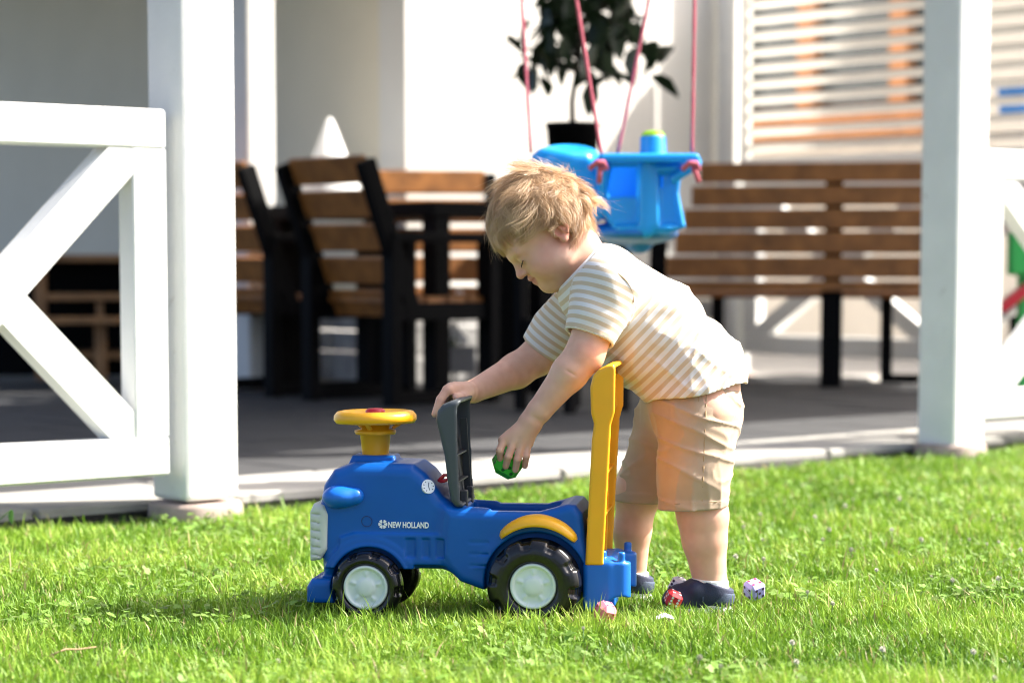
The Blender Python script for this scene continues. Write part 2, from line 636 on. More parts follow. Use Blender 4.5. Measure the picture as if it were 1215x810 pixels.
# ground: one sheet to the horizon
N = 60
gx = np.concatenate([-np.geomspace(400, 6, 14), np.linspace(-5, 5, 33), np.geomspace(6, 400, 14)])
gy = np.concatenate([[-300, -60, -10, 0], np.linspace(2.5, 10, 31), np.geomspace(11, 500, 14)])
gv = [(x, y, -0.004 + 0.006 * math.sin(x * 2.1 + y * 1.3) * (1 if abs(x) < 4 and 3 < y < 9 else 0)) for y in gy for x in gx]
nx_ = len(gx)
gf = [(j * nx_ + i, j * nx_ + i + 1, (j + 1) * nx_ + i + 1, (j + 1) * nx_ + i) for j in range(len(gy) - 1) for i in range(nx_ - 1)]
tag(mesh('ground', gv, gf, 'soil', None, True), kind='structure')

# paved terrace: a base sheet with slabs laid on it
tf = bpy.data.objects.new('terrace_floor', None)
C.objects.link(tf)
tf.location = O0
tf.rotation_euler = (0, 0, TH)
tf['kind'] = 'structure'
A1, B1 = 5.96, 4.03                                # end of the terrace, house wall
box('bedding', ((A1 - 4.5) / 2, 4.15, 0.005), (A1 + 4.5, 8.1, 0.05), 'joint', tf, bev=0.0)
slab_me = None
for i in range(17):                                # edge slabs, sunlight put into their pale colour
    a = -3.4 + 0.55 * i
    wv = random.uniform(-0.002, 0.002)
    o = box('edge_slab', (a, 0.31, 0.032 + wv), (0.538, 0.42, 0.044), 'paving_sunlit', tf, bev=0.006) if slab_me is None else link('edge_slab', slab_me, None, tf)
    if slab_me is None:
        slab_me = o.data
        slab0 = a
    else:
        o.location = (a - slab0, 0, wv)
sm2 = None
for j in range(8):
    for i in range(20):
        a, b = -3.5 + 0.5 * i + (0.25 if j % 2 else 0), 0.78 + 0.5 * j
        if a > A1 - 0.2 or (b > 4.0 and a > 3.6):
            continue
        if sm2 is None:
            o = box('slab', (0, 0, 0), (0.490, 0.490, 0.036), 'paving_shade', tf, bev=0.005)
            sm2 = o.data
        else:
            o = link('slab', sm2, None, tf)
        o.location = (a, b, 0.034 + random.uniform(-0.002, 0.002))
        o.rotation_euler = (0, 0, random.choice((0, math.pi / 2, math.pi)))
# sunny yard behind the terrace
yd = mesh('yard_paving', [tuple(L(A1 + 0.1, -1, 0.012)), tuple(L(A1 + 14, -1, 0.012)), tuple(L(A1 + 14, 16, 0.012)), tuple(L(A1 + 0.1, 16, 0.012))], [(0, 1, 2, 3)], 'yard')
tag(yd, kind='structure')


# posts
def post(name, a, b, h, z0, label, wdt=0.15):
    t = thing(name, label, 'post', L(a, b), TH, 'white timber posts of the terrace')
    bm = bmesh.new()
    box_bm(bm, (0, 0, (h + z0) / 2), (wdt, wdt, h - z0), None, 0.012, 2)
    me = bpy.data.meshes.new('shaft')
    bm.to_mesh(me); bm.free()
    link('shaft', me, 'post_paint', t)
    lathe('footing', [(0.0, 0.055), (0.105, 0.055), (0.112, 0.045), (0.115, 0.0), (0.115, -0.03)], 'concrete', t, 32)
    return t


post('timber_post', 0, 0, 2.45, 0.062, 'thick white timber post on a round footing beside the crossed railing gate')
post('timber_post', 2.834, 0, 2.45, 0.045, 'white timber post with knots standing right of the slatted bench')
post('timber_post', A1 - 0.02, B1 - 0.10, 2.6, 0.045, 'greyish far post between the white wall and the blinds', 0.13)
post('timber_post', 3.07, 4.15, 2.5, 0.045, 'shaded pale post behind the dark chairs, against the grey wall', 0.15)


# crossed railings
def railing(name, label, a0, wid, b=-0.03, z0=0.128, z1=0.973, rot=TH, org=None, bw=0.09, th=0.07):
    t = thing(name, label, 'railing', org if org is not None else L(a0, b), rot, 'crossed white railings of the terrace')
    box('top_rail', (wid / 2, 0, z1 - bw / 2), (wid, th, bw), 'white_paint', t, bev=0.006)
    box('bottom_rail', (wid / 2, 0, z0 + bw / 2), (wid, th, bw), 'white_paint', t, bev=0.006)
    for x in (bw / 2, wid - bw / 2):
        box('stile', (x, 0, (z0 + z1) / 2), (bw, th - 0.004, z1 - z0 - 2 * bw), 'white_paint', t, bev=0.004)
    za, zb, xa, xb = z0 + bw, z1 - bw, bw, wid - bw
    for s, (p, q) in enumerate((((xa, za), (xb, zb)), ((xa, zb), (xb, za)))):
        n_ = Vector((q[0] - p[0], 0, q[1] - p[1])).normalized()
        hw = 0.043
        per = Vector((-n_.z, 0, n_.x)) * hw
        # corner-cut brace, one lapped a hair thinner than the other
        d = (th - 0.008 - 0.006 * s) / 2
        P0, P1 = Vector((p[0], 0, p[1])), Vector((q[0], 0, q[1]))
        sz = 1 if q[1] > p[1] else -1
        e = hw / max(abs(n_.z), 0.2)
        e2 = hw / max(abs(n_.x), 0.2)
        poly = [(p[0], p[1] - 0), (p[0] + e, p[1]), (q[0], q[1] - sz * e2), (q[0], q[1]), (q[0] - e, q[1]), (p[0], p[1] + sz * e2)]
        V = [(x, -d, z) for x, z in poly] + [(x, d, z) for x, z in poly]
        k = len(poly)
        f = [tuple(range(k)), tuple(range(2 * k - 1, k - 1, -1))] + [(i, i + k, (i + 1) % k + k, (i + 1) % k) for i in range(k)]
        if sz > 0:
            f = [q_ for q_ in f]
        o = mesh('brace', V, f, 'white_paint', t)
        bm = bmesh.new(); bm.from_mesh(o.data)
        bmesh.ops.recalc_face_normals(bm, faces=bm.faces)
        bm.to_mesh(o.data); bm.free()
    return t


railing('crossed_railing', 'sunlit white railing panel with diagonal cross left of the thick post', -0.972, 0.86)
railing('crossed_railing', 'white crossed railing panel seen right of the knotty post', 2.834 + 0.078, 0.95)
railing('crossed_railing', 'far crossed railing seen low behind the slatted bench legs', 0, 1.30, org=L(A1, B1 - 0.18), rot=TH - math.pi / 2, z0=0.15, z1=1.05, bw=0.10)
railing('crossed_railing', 'far crossed railing glimpsed behind the knotty post', 0, 1.30, org=L(A1, B1 - 1.50), rot=TH - math.pi / 2, z0=0.15, z1=1.05, bw=0.10)


# house: corner block with lit front, shaded side, stone plinth
hs = thing('house', 'white rendered house corner with stone plinth behind the terrace', 'house', L(3.85, B1), TH)
box('front_wall', (1.075, 0.10, 2.75), (2.15, 0.20, 4.5), 'render_wall', hs, bev=0.003)
box('side_wall', (0.10, 3.25, 2.75), (0.196, 6.1, 4.5), 'render_wall_shaded', hs, bev=0.003)
box('return_wall', (2.05, 3.25, 2.75), (0.196, 6.1, 4.5), 'render_wall', hs, bev=0.003)
# plinth stones on both faces
for face in (0, 1):
    zz = FZ
    row = 0
    while zz < 0.49:
        hh = random.uniform(0.10, 0.15)
        if zz + hh > 0.46:
            hh = 0.50 - zz
        s_ = 0.0
        lim = 2.1 if face == 0 else 5.0
        while s_ < lim:
            ww = random.uniform(0.18, 0.34)
            ww = min(ww, lim - s_)
            pr = 0.025 + random.uniform(0, 0.018)
            if face == 0:
                box('stone', (s_ + ww / 2, -pr / 2 + 0.012, zz + hh / 2), (ww - 0.008, pr + 0.02, hh - 0.008), 'stone_pale', hs, bev=0.008)
            else:
                box('stone', (-pr / 2 + 0.012, s_ + ww / 2 + 0.02, zz + hh / 2), (pr + 0.02, ww - 0.008, hh - 0.008), 'stone_pale', hs, bev=0.008)
            s_ += ww
        zz += hh
        row += 1

# unseen roof, outline shaped to shade the terrace and keep the wall sunlit
rf = thing('terrace_roof', 'unseen terrace roof shaped to shade the floor and leave the wall sunlit', 'roof', L(0, 0), TH)
box('roof_deck', (1.5, 1.375, 2.52), (11.6, 2.69, 0.05), 'roofing', rf, bev=0)
box('roof_deck', (2.61, 5.73, 2.522), (2.02, 6.0, 0.05), 'roofing', rf, bev=0)
box('front_beam', (1.5, 0.10, 2.42), (11.6, 0.12, 0.14), 'white_paint', rf)

# blinds hung above the far railing
def blind(name, label, s0, wid, z0, n, pitch):
    t = thing(name, label, 'blind', L(A1 - 0.09, B1 - s0), TH - math.pi / 2, 'white slatted blinds above the far railing')
    R = Matrix.Rotation(math.radians(-32), 3, 'X')
    me = None
    for i in range(n):
        if me is None:
            o = box('slat', (0, 0, 0), (wid, 0.068, 0.006), 'blind_white', t, R, bev=0.002)
            me = o.data
        else:
            o = link('slat', me, None, t)
        o.location = (wid / 2, 0, z0 + 0.12 + pitch * i)
    box('bottom_bar', (wid / 2, 0, z0 + 0.03), (wid, 0.045, 0.075), 'blind_white', t, bev=0.012)
    for x in (0.015, 0.085):
        box('guide_rail', (x - 0.1, 0.0, z0 + 0.45), (0.035, 0.05, 0.95), 'blind_white', t)
    return t


blind('slatted_blind', 'white slatted blind over a wooden window, left of the knotty post', 0.26, 1.30, 1.08, 11, 0.080)
blind('slatted_blind', 'white slatted blind glimpsed right of the knotty post', 1.70, 1.3, 1.08, 11, 0.080)

# garden building seen through the blinds
gb = thing('garden_building', 'cream outbuilding with an orange wooden window behind the blinds', 'building', L(A1 + 3.0, B1), TH - math.pi / 2)
box('wall', (-1.5, 0.15, 0.72), (6.0, 0.2, 1.42), 'shed_wall', gb)
box('wall', (-3.7, 0.152, 2.2), (1.6, 0.2, 1.6), 'shed_wall', gb)
box('wall', (0.12, 0.152, 2.2), (2.5, 0.2, 1.6), 'shed_wall', gb)
wn = box('window_frame', (-2.0, 0.09, 1.58), (1.85, 0.12, 0.13), 'orange_wood', gb)
for x in (-2.85, -2.19, -1.39):
    box('stile', (x, 0.09, 2.3), (0.15, 0.09, 1.3), 'orange_wood', wn)
box('pane', (-2.0, 0.16, 2.3), (1.8, 0.02, 1.35), 'glass_blue', wn)
box('sill', (-1.9, -0.02, 1.46), (2.3, 0.2, 0.06), 'orange_wood', gb)


# slatted outdoor furniture
def slat_chair(name, label, loc, rot, wdt=0.60, dep=0.50, hgt=0.96, nsl=5):
    t = thing(name, label, 'chair', loc, rot, 'black framed slatted chairs on the terrace')
    hw = wdt / 2
    lean = 0.17
    for s in (-1, 1):
        x = s * (hw - 0.03)
        beam('back_leg', (x, 0, 0), (x, 0, 0.66), 0.07, 0.05, 'black_metal', t)
        beam('back_post', (x, 0.10, 0.36), (x, 0.10 - lean - 0.06, hgt), 0.05, 0.075, 'black_metal', t)
        beam('front_leg', (x, dep, 0), (x, dep, 0.66), 0.09, 0.05, 'black_metal', t)
        beam('armrest', (x, -0.02, 0.665), (x, dep + 0.03, 0.665), 0.075, 0.04, 'black_metal', t, side=(0, 0, 1))
        beam('side_rail', (x, 0, 0.37), (x, dep, 0.37), 0.045, 0.07, 'black_metal', t, side=(0, 0, 1))
        beam('foot_rail', (x, 0, 0.03), (x, dep, 0.03), 0.05, 0.05, 'black_metal', t, side=(0, 0, 1))
    for i in range(nsl):
        f = 0.12 + 0.88 * i / (nsl - 1) - 0.05
        z = 0.36 + f * (hgt - 0.36)
        y = 0.10 - (lean + 0.06) * f + 0.02
        R = Matrix.Rotation(math.atan2(lean + 0.06, hgt - 0.36), 3, 'X')
        box('back_slat', (0, y, z), (wdt - 0.11, 0.024, 0.112), 'brown_wood', t, R, bev=0.004)
    for i in range(4):
        box('seat_slat', (0, 0.12 + 0.11 * i, 0.415), (wdt - 0.07, 0.095, 0.024), 'brown_wood', t, bev=0.004)
    return t


RC = TH - math.pi / 2
pA = G(478, 9.55, 0.055)
pA = pA - U * 0.03 + Wd * 0.30                     # rear middle of the chair
slat_chair('slatted_chair', 'brown slatted chair with black frame seen from behind, nearest the child', tuple(pA), RC)
slat_chair('slatted_chair', 'dark slatted chair half hidden behind the thick white post', tuple(pA + Wd * 0.84 + U * 0.02), RC)
slat_chair('slatted_chair', 'slatted chair facing the camera beyond the black table, slats in patchy sun', tuple(G(513, 11.05, 0.055)), math.pi + 0.12, wdt=0.62)
# table
tb = thing('garden_table', 'black metal garden table between the slatted chairs', 'table', tuple(pA + U * 0.72 + Wd * 0.52), RC)
box('table_top', (0, 0, 0.785), (1.2, 0.70, 0.06), 'black_metal', tb)
for x in (-0.54, 0.54):
    for y in (-0.29, 0.29):
        box('leg', (x, y, 0.38), (0.085, 0.085, 0.755), 'black_metal', tb)
# white cone standing in for an unidentified bright triangle above the chair
np_ = G(393, 11.0)
lm = thing('white_cone', 'white cone standing in for an unidentified bright triangle against the shaded wall', 'stand-in', (np_.x, np_.y, 0.055 + 0.815), 0)
lathe('shade', [(0.145, 0.06), (0.012, 0.395), (0.0, 0.40)], 'napkin', lm, 40)  # cone of the stand-in, not a lampshade
tube('base', [(0, 0, 0), (0, 0, 0.1)], 0.04, 'napkin', lm, 16)

# long slatted bench on the right, seen from behind
bp = G(770, 11.2, 0.055)
be = G(1165, 10.9, 0.055)
ln = (be - bp).length
bt = thing('slatted_bench', 'long brown slatted bench with black legs beside the knotty post', 'bench', tuple(bp), math.atan2(be.y - bp.y, be.x - bp.x))
for i, (z0, z1) in enumerate(((0.955, 1.03), (0.848, 0.925), (0.742, 0.82), (0.632, 0.716), (0.522, 0.604), (0.462, 0.494))):
    x0 = 0.23 - 0.035 * i if i < 5 else 0.08
    box('back_slat', ((x0 + ln) / 2, 0.015 - 0.02 * i, (z0 + z1) / 2 - 0.02), (ln - x0, 0.028, z1 - z0 + 0.014), 'brown_wood', bt, bev=0.005)
for i in range(4):
    box('seat_slat', (ln / 2 + 0.05, 0.14 + 0.11 * i, 0.415), (ln - 0.1, 0.095, 0.026), 'brown_wood', bt, bev=0.004)
for x in (0.04, 0.84, ln - 0.08):
    box('leg', (x, -0.03, 0.22), (0.095, 0.05, 0.44), 'black_metal', bt)
    box('leg', (x + 0.225, 0.46, 0.205), (0.055, 0.05, 0.41), 'black_metal', bt)
    beam('back_post', (x, -0.02, 0.42), (x, 0.085, 1.0), 0.08, 0.03, 'black_metal', bt)
box('foot_rail', (1.20, 0.46, 0.02), (0.30, 0.05, 0.04), 'black_metal', bt)

# potted tree on a tall stand by the sunny wall
pc = G(679, 9.3, 0.055)
ps = thing('plant_stand', 'tall black plant stand against the sunny wall', 'stand', tuple(pc), TH)
box('shelf', (0, 0, 0.88), (0.34, 0.34, 0.03), 'black_metal', ps)
for x in (-0.14, 0.14):
    for y in (-0.14, 0.14):
        box('leg', (x, y, 0.43), (0.04, 0.04, 0.86), 'black_metal', ps)
box('lower_shelf', (0, 0, 0.25), (0.30, 0.30, 0.2), 'black_metal', ps)
pz = pc.z + 0.896
tr = thing('potted_tree', 'dark leafy potted tree hanging over the swing ropes', 'plant', (pc.x, pc.y, pz), 0.3)
pot = lathe('pot', [(0.0, 0.0), (0.085, 0.0), (0.102, 0.18), (0.106, 0.18), (0.106, 0.20), (0.095, 0.20), (0.092, 0.17), (0, 0.17)], 'black_metal', tr, 32)
crown_c = Vector((0.08, 0, 0.70))
tube('trunk', [(0, 0, 0.16), (0.0, 0.01, 0.28), (0.02, 0, 0.42), (0.05, 0.0, 0.60), (0.09, 0.02, 0.9)], [0.014, 0.012, 0.011, 0.009, 0.004], 'bark', tr)
for i in range(9):
    a = i * 2.4
    z = 0.38 + 0.05 * i
    tube('branch', [(0.03, 0, z), (0.03 + 0.15 * math.cos(a), 0.12 * math.sin(a), z + 0.12), (0.04 + 0.27 * math.cos(a), 0.2 * math.sin(a), z + 0.15)], [0.007, 0.005, 0.002], 'bark', tr, 6)
lv = [(0, 0, 0), (0.022, 0.02, 0.006), (0.03, 0.055, 0.004), (0.018, 0.09, -0.008), (0, 0.12, -0.022), (-0.018, 0.09, -0.008), (-0.03, 0.055, 0.004), (-0.022, 0.02, 0.006), (0, 0.05, -0.006), (0, 0.09, -0.015)]
lf = [(0, 1, 8), (1, 2, 8), (2, 3, 9, 8), (3, 4, 9), (4, 5, 9), (5, 6, 8, 9), (6, 7, 8), (7, 0, 8)]
leaf0 = None
for i in range(295):
    while True:
        p = Vector((random.uniform(-1, 1), random.uniform(-1, 1), random.uniform(-1, 1)))
        if p.length < 1:
            break
    q = Vector((0.05 + 0.26 * p.x, 0.22 * p.y, 0.70 + 0.36 * p.z))
    if q.z < 0.52 and random.random() < 0.35:
        q.x += 0.15 * (1 if q.x > 0.08 else -1)
    if leaf0 is None:
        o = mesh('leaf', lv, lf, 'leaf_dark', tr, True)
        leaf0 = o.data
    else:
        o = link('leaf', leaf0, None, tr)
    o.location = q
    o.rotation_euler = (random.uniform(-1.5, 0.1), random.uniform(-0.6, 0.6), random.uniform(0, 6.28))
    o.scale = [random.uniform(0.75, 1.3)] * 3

# low wooden shelf unit in the shade on the left
sp = G(45, 11.6, 0.055)
sh = thing('wooden_shelf', 'low wooden shelf unit in deep shade behind the crossed railing', 'shelf', tuple(sp), math.radians(3))
for x in (0.02, 0.62, 1.2):
    box('upright', (x, 0, 0.28), (0.055, 0.06, 0.56), 'pale_wood', sh)
for x in (-0.30, 0.33):
    box('upright', (x, -0.25, 0.14), (0.055, 0.06, 0.28), 'pale_wood', sh)
for z, x0, x1 in ((0.585, -0.45, 1.3), (0.40, 0.05, 1.17), (0.12, 0.05, 1.17)):
    box('board', ((x0 + x1) / 2, 0.13, z), (x1 - x0, 0.34, 0.035), 'pale_wood', sh)
box('board', (0.0, -0.25, 0.295), (0.85, 0.30, 0.03), 'pale_wood', sh)
box('back_panel', (0.42, 0.32, 0.29), (1.75, 0.02, 0.56), 'black_metal', sh)
for x in (0.30, 0.44, 0.52):
    box('slat', (x, 0.0, 0.24), (0.035, 0.03, 0.27), 'pale_wood', sh)

# grey box and white blobs standing in for unidentified bright spots
pp_ = G(534, 10.9, 0.055)
pf = thing('pale_spots', 'small grey box with white blobs standing in for unidentified bright spots under the table', 'planter', tuple(pp_), 0.3)
box('trough', (0, 0, 0.13), (0.20, 0.15, 0.12), 'box_grey', pf)
for dx, dz, r in ((-0.10, 0.33, 0.028), (-0.02, 0.31, 0.022), (0.02, 0.25, 0.035), (0.04, 0.36, 0.026), (0.045, 0.42, 0.02), (0.0, 0.22, 0.03), (0.06, 0.22, 0.025)):
    tube('stem', [(dx * 0.4, 0, 0.19), (dx, 0, dz)], 0.004, 'leaf_mid', pf, 5)
    V, Fq = [], []
    for k in range(7):
        a = k * 0.9
        c_ = Vector((dx + r * 0.6 * math.cos(a), r * 0.6 * math.sin(a * 1.7), dz + r * 0.6 * math.sin(a)))
        b0 = len(V)
        for s1 in range(6):
            V.append(tuple(c_ + Vector((r * 0.6 * math.cos(s1), r * 0.35 * math.sin(2 * s1), r * 0.6 * math.sin(s1)))))
        Fq += [(b0, b0 + 1, b0 + 2), (b0, b0 + 2, b0 + 3), (b0, b0 + 3, b0 + 4), (b0, b0 + 4, b0 + 5)]
    mesh('white_blob', V, Fq, 'napkin', pf)

# things beyond the right railing
tc_ = G(1212, 9.6, 0.055)
tg = thing('toy_slide', 'green and red plastic toy glimpsed behind the right-hand railing', 'toy', tuple(tc_), 0.2)
box('panel', (0.02, 0, 0.60), (0.17, 0.05, 0.17), 'toy_green', tg, bev=0.02, seg=2)
beam('rail', (-0.13, -0.01, 0.82), (0.14, -0.01, 0.62), 0.04, 0.04, 'toy_red', tg)
beam('rail', (-0.10, -0.01, 0.38), (0.14, -0.01, 0.56), 0.04, 0.04, 'toy_red', tg)
beam('leg', (0.02, 0.03, 0.0), (0.02, 0.03, 0.55), 0.05, 0.04, 'toy_green', tg)
bb = G(1200, 10.5, 0)
bk = thing('blue_bucket', 'blue toy bucket on the sill behind the blind at the picture edge', 'bucket', tuple(W(1203, 138, 11.9)), 0)
lathe('shell', [(0, 0), (0.07, 0.0), (0.085, 0.15), (0.09, 0.15), (0.09, 0.165), (0.078, 0.16), (0.065, 0.01), (0, 0.01)], 'swing_blue_dark', bk, 32)


# ================================================================== blue toddler swing
SY = 6.3


def build_swing():
    base = W(735, 290, SY)
    t = thing('toddler_swing', 'bright blue plastic toddler swing hanging on red ropes', 'swing', tuple(base), 0)

    def P(x, y, dy=0.0):
        return tuple(W(x, y, SY + dy) - base - Vector((0, 0, 0)))
    k = SY / F_PX
    # backrest wing
    f = Field((-0.30, -0.26, -0.05), (0.28, 0.26, 0.36), 0.004)
    Rw = Matrix.Rotation(math.radians(-8), 3, 'Y')
    f.ell(P(670, 191, 0.02), (0.092, 0.10, 0.050), np.array(Matrix.Rotation(math.radians(5), 3, 'Y')), 0)
    f.ell(P(676, 170, -0.02), (0.07, 0.07, 0.022), np.array(Rw), 0.02, 's')
    f.rbox(P(700, 225, 0.05), (0.035, 0.12, 0.085), 0.02, np.array(Matrix.Rotation(math.radians(25), 3, 'Y')), 0.02)
    v, q = f.nets()
    np_mesh('backrest', smooth_mesh(v, q, 2), q, None, 'swing_blue', t)
    # bucket with two leg bays
    f = Field((-0.30, -0.26, -0.06), (0.30, 0.26, 0.36), 0.004)
    poly = [P(703, 192), P(808, 192), P(803, 230), P(811, 270), P(790, 279), P(730, 279), P(712, 250)]
    f.prism([(p[0], p[2]) for p in poly], -0.11, 0.13, 0.030, 0.0)
    # bays pressed into the front face
    b1 = [P(722, 197), P(757, 197), P(757, 268), P(724, 268), P(712, 245)]
    f.prism([(p[0], p[2]) for p in b1], -0.16, -0.085, 0.012, 0.012, 's')
    b2 = [P(778, 206), P(800, 206), P(799, 235), P(804, 268), P(780, 268)]
    f.prism([(p[0], p[2]) for p in b2], -0.16, -0.085, 0.012, 0.012, 's')
    c_ = P(752, 195)
    f.rbox((c_[0], 0.01, c_[2] + 0.02), (0.085, 0.09, 0.12), 0.02, None, 0.01, 's')   # open top
    f.cone(P(768, 190, -0.10), P(766, 274, -0.09), 0.016, 0.020, 0.012)
    v, q = f.nets()
    np_mesh('bucket', smooth_mesh(v, q, 2), q, None, 'swing_blue', t)
    f = Field((-0.2, -0.2, -0.06), (0.2, 0.2, 0.08), 0.004)
    f.ell(P(748, 277, 0.02), (0.125, 0.13, 0.032), None, 0)
    f.ell(P(758, 292, 0.0), (0.03, 0.03, 0.02), None, 0.02)
    v, q = f.nets()
    np_mesh('seat_base', smooth_mesh(v, q, 2), q, None, 'swing_blue_dark', t)
    # tray rim
    f = Field((-0.2, -0.26, 0.12), (0.26, 0.26, 0.32), 0.004)
    f.rbox(P(766, 190), (0.128, 0.16, 0.011), 0.010, None, 0)
    c_ = P(748, 190)
    f.rbox((c_[0], 0.02, c_[2]), (0.06, 0.085, 0.03), 0.01, None, 0.008, 's')
    f.cone(P(826, 194, -0.11), P(800, 212, -0.10), 0.014, 0.012, 0.015)
    v, q = f.nets()
    np_mesh('tray', smooth_mesh(v, q, 2), q, None, 'swing_blue', t)
    c_ = P(775, 188, -0.10)
    kn = lathe('knob', [(0, -0.005), (0.042, -0.005), (0.038, 0.012), (0.034, 0.018), (0.033, 0.052), (0.030, 0.056), (0, 0.056)], 'swing_blue', t, 32, c=c_)
    lathe('button', [(0.030, 0.054), (0.030, 0.060), (0.022, 0.068), (0.0, 0.071)], 'lime', t, 32, c=c_)
    # ropes, hung from the roof beam; each with its knot
    top = {}
    for (x0, x1, y1, dy) in ((619, 630, 182, 0.16), (684, 715, 192, -0.13), (770, 732, 186, 0.14), (824, 821, 190, -0.10)):
        a, b = Vector(P(x0, 0, dy)), Vector(P(x1, y1, dy))
        d = (a - b)
        tp = b + d * ((2.40 - base.z - b.z) / d.z)
        pth = [b + (tp - b) * (i / 40) for i in range(41)]
        tube('rope', pth, [0.0044 + 0.0006 * math.sin(i * 2.2) for i in range(41)], 'rope', t, 8)
    for (x, y, dy, tx, ty) in ((712, 194, -0.155, 711, 217), (822, 195, -0.155, 829, 216)):
        tube('rope_knot', [P(x - 12, y + 6, dy), P(x - 4, y - 1, dy - 0.012), P(x + 4, y - 1, dy - 0.012), P(x + 8, y + 5, dy), P(x, y + 7, dy - 0.01)], 0.0075, 'rope', t, 8)
        tube('rope_end', [P(x, y, dy), P((x + tx) / 2, (y + ty) / 2, dy - 0.01), P(tx, ty, dy)], 0.0065, 'rope', t, 8)
    return t


build_swing()

# ================================================================== ride-on tractor
TR = thing('ride_on_tractor', 'blue ride-on toy tractor with yellow steering wheel standing on the lawn', 'toy tractor', (-0.102, 4.21, 0), math.radians(-7))
TR.scale = (1.01, 1.0, 1.0)


def q_(px, py):
    return ((px - 530) / 700.0, (745 - py) / 700.0)


def pl(pts):
    return [q_(*p) for p in pts]


def sdf_part(name, f, m, parent, it=2):
    v, q = f.nets()
    return np_mesh(name, smooth_mesh(v, q, it), q, None, m, parent)


def build_tractor():
    t = TR
    lo, hi = (-0.27, -0.15, 0.02), (0.26, 0.15, 0.31)
    f = Field(lo, hi, 0.0023)
    hood = pl([(378, 690), (375, 640), (374, 602), (379, 577), (391, 559), (415, 550), (488, 551), (503, 562), (524, 590), (540, 603), (575, 606), (575, 678), (480, 678)])
    f.prism(hood, -0.078, 0.078, 0.022, 0)
    f.prism(pl([(405, 552), (464, 552), (460, 543), (409, 543)]), -0.032, 0.032, 0.006, 0.006)          # boss under the wheel
    tub = pl([(528, 604), (560, 606), (640, 606), (662, 600), (674, 596), (684, 597), (692, 607), (697, 650), (695, 695), (600, 700), (574, 701), (546, 691), (532, 677), (522, 660)])
    f.prism(tub, -0.090, 0.090, 0.014, 0.02)
    # fender bulge round the rear wheel
    cx, cz = q_(637, 691)
    g_ = Field(lo, hi, 0.0023)
    g_.cyl((cx, 0, cz), 0.102, 0.088, 0.012, 0)
    g_.cut((0, 0, (745 - 668) / 700), (0, 0, -1))
    f.put((slice(None),) * 3, g_.F, 0.015)
    bx_ = pl([(376, 722), (360, 722), (360, 700), (366, 690), (440, 690), (440, 722)])
    f.prism(bx_, -0.092, 0.092, 0.012, 0.012)
    # lower side panel band and front arch flare
    band = pl([(400, 640), (418, 634), (536, 634), (541, 660), (541, 672), (470, 672), (400, 660)])
    f.prism(band, -0.083, 0.083, 0.003, 0.004)
    fx, fz = q_(436, 697)
    g_ = Field(lo, hi, 0.0023)
    g_.cyl((fx, 0, fz), 0.083, 0.084, 0.004, 0)
    g_.cyl((fx, 0, fz), 0.0725, 0.087, 0.004, 0.004)
    g_.cut((0, 0, (745 - 677) / 700), (0, 0, -1))
    f.put((slice(None),) * 3, g_.F, 0.006)
    # cockpit cavity
    cav = pl([(548, 560), (552, 655), (655, 655), (664, 560)])
    f.prism(cav, -0.055, 0.055, 0.010, 0.006, 's')
    # wheel wells
    for s in (-1, 1):
        f.cyl((fx, s * 0.12, fz), 0.066, 0.068, 0.004, 0.003, 's')
        f.cyl((cx, s * 0.13, cz), 0.088, 0.064, 0.004, 0.003, 's')
    f.cut((0, 0, (745 - 719) / 700), (0, 0, -1))
    # pressed ribs in the side band
    for s in (-1, 1):
        for a, b in ((480, 492), (500, 509), (517, 527)):
            f.prism(pl([(a, 640), (b, 640), (b, 663), (a, 663)]), s * 0.0795, s * 0.12, 0.002, 0.003, 's')
        for y in (642, 656, 670):
            f.prism(pl([(558, y), (581, y), (581, y + 1.8), (558, y + 1.8)]), s * 0.0885, s * 0.12, 0.0, 0.002, 's')
    sdf_part('body', f, 'toy_blue', t, 2)
    # headlight pods
    for s in (-1, 1):
        f = Field((-0.25, -0.14, 0.15), (-0.09, 0.14, 0.29), 0.0025)
        c_ = q_(404, 591)
        f.cone((c_[0] - 0.012, s * 0.078, c_[1] + 0.000), (c_[0] + 0.022, s * 0.079, c_[1] + 0.002), 0.0195, 0.0145, 0)
        f.ell((c_[0] - 0.005, s * 0.078, c_[1]), (0.030, 0.026, 0.017), None, 0.008)
        f.cut((0, s * 0.070, 0), (0, -s, 0))
        sdf_part('headlight', f, 'toy_blue_light', t)
    # grille wrapped round the nose
    f = Field((-0.27, -0.11, 0.06), (-0.17, 0.11, 0.25), 0.0022)
    f.prism(pl([(363, 670), (363, 610), (368, 599), (381, 601), (387, 612), (385, 655), (375, 668)]), -0.081, 0.081, 0.010, 0)
    for i in range(6):
        y = 610 + 10 * i
        for s in (-1, 1):
            f.prism(pl([(358, y - 0.5), (376, y + 2), (376, y + 3.4), (358, y + 1.2)]), s * 0.0765, s * 0.1, 0, 0.002, 's')
        f.prism(pl([(358, y), (365.5, y), (365.5, y + 4), (358, y + 4)]), -0.06, 0.06, 0.0, 0.002, 's')
    sdf_part('grille', f, 'grille', t)
    c_ = q_(363, 622)
    box('badge', (c_[0] - 0.001, -0.02, c_[1]), (0.010, 0.05, 0.022), 'toy_red', t, bev=0.003)
    # decals on both sides
    for s in (-1, 1):
        c_ = q_(433, 620)
        R_ = 0.0095
        V = [(c_[0] + r * math.cos(a), s * 0.0792, c_[1] + r * math.sin(a)) for r in (R_, R_ - 0.0011) for a in [2 * math.pi * i / 32 for i in range(32)]]
        Fq = [(i, (i + 1) % 32, 32 + (i + 1) % 32, 32 + i) for i in range(32)]
        mesh('plug_ring', V, Fq, 'line_dark', t)
    # gauge on the slope of the hood
    c_ = q_(507, 577)
    nrm = Vector((0.46, -0.82, 0.34)).normalized()
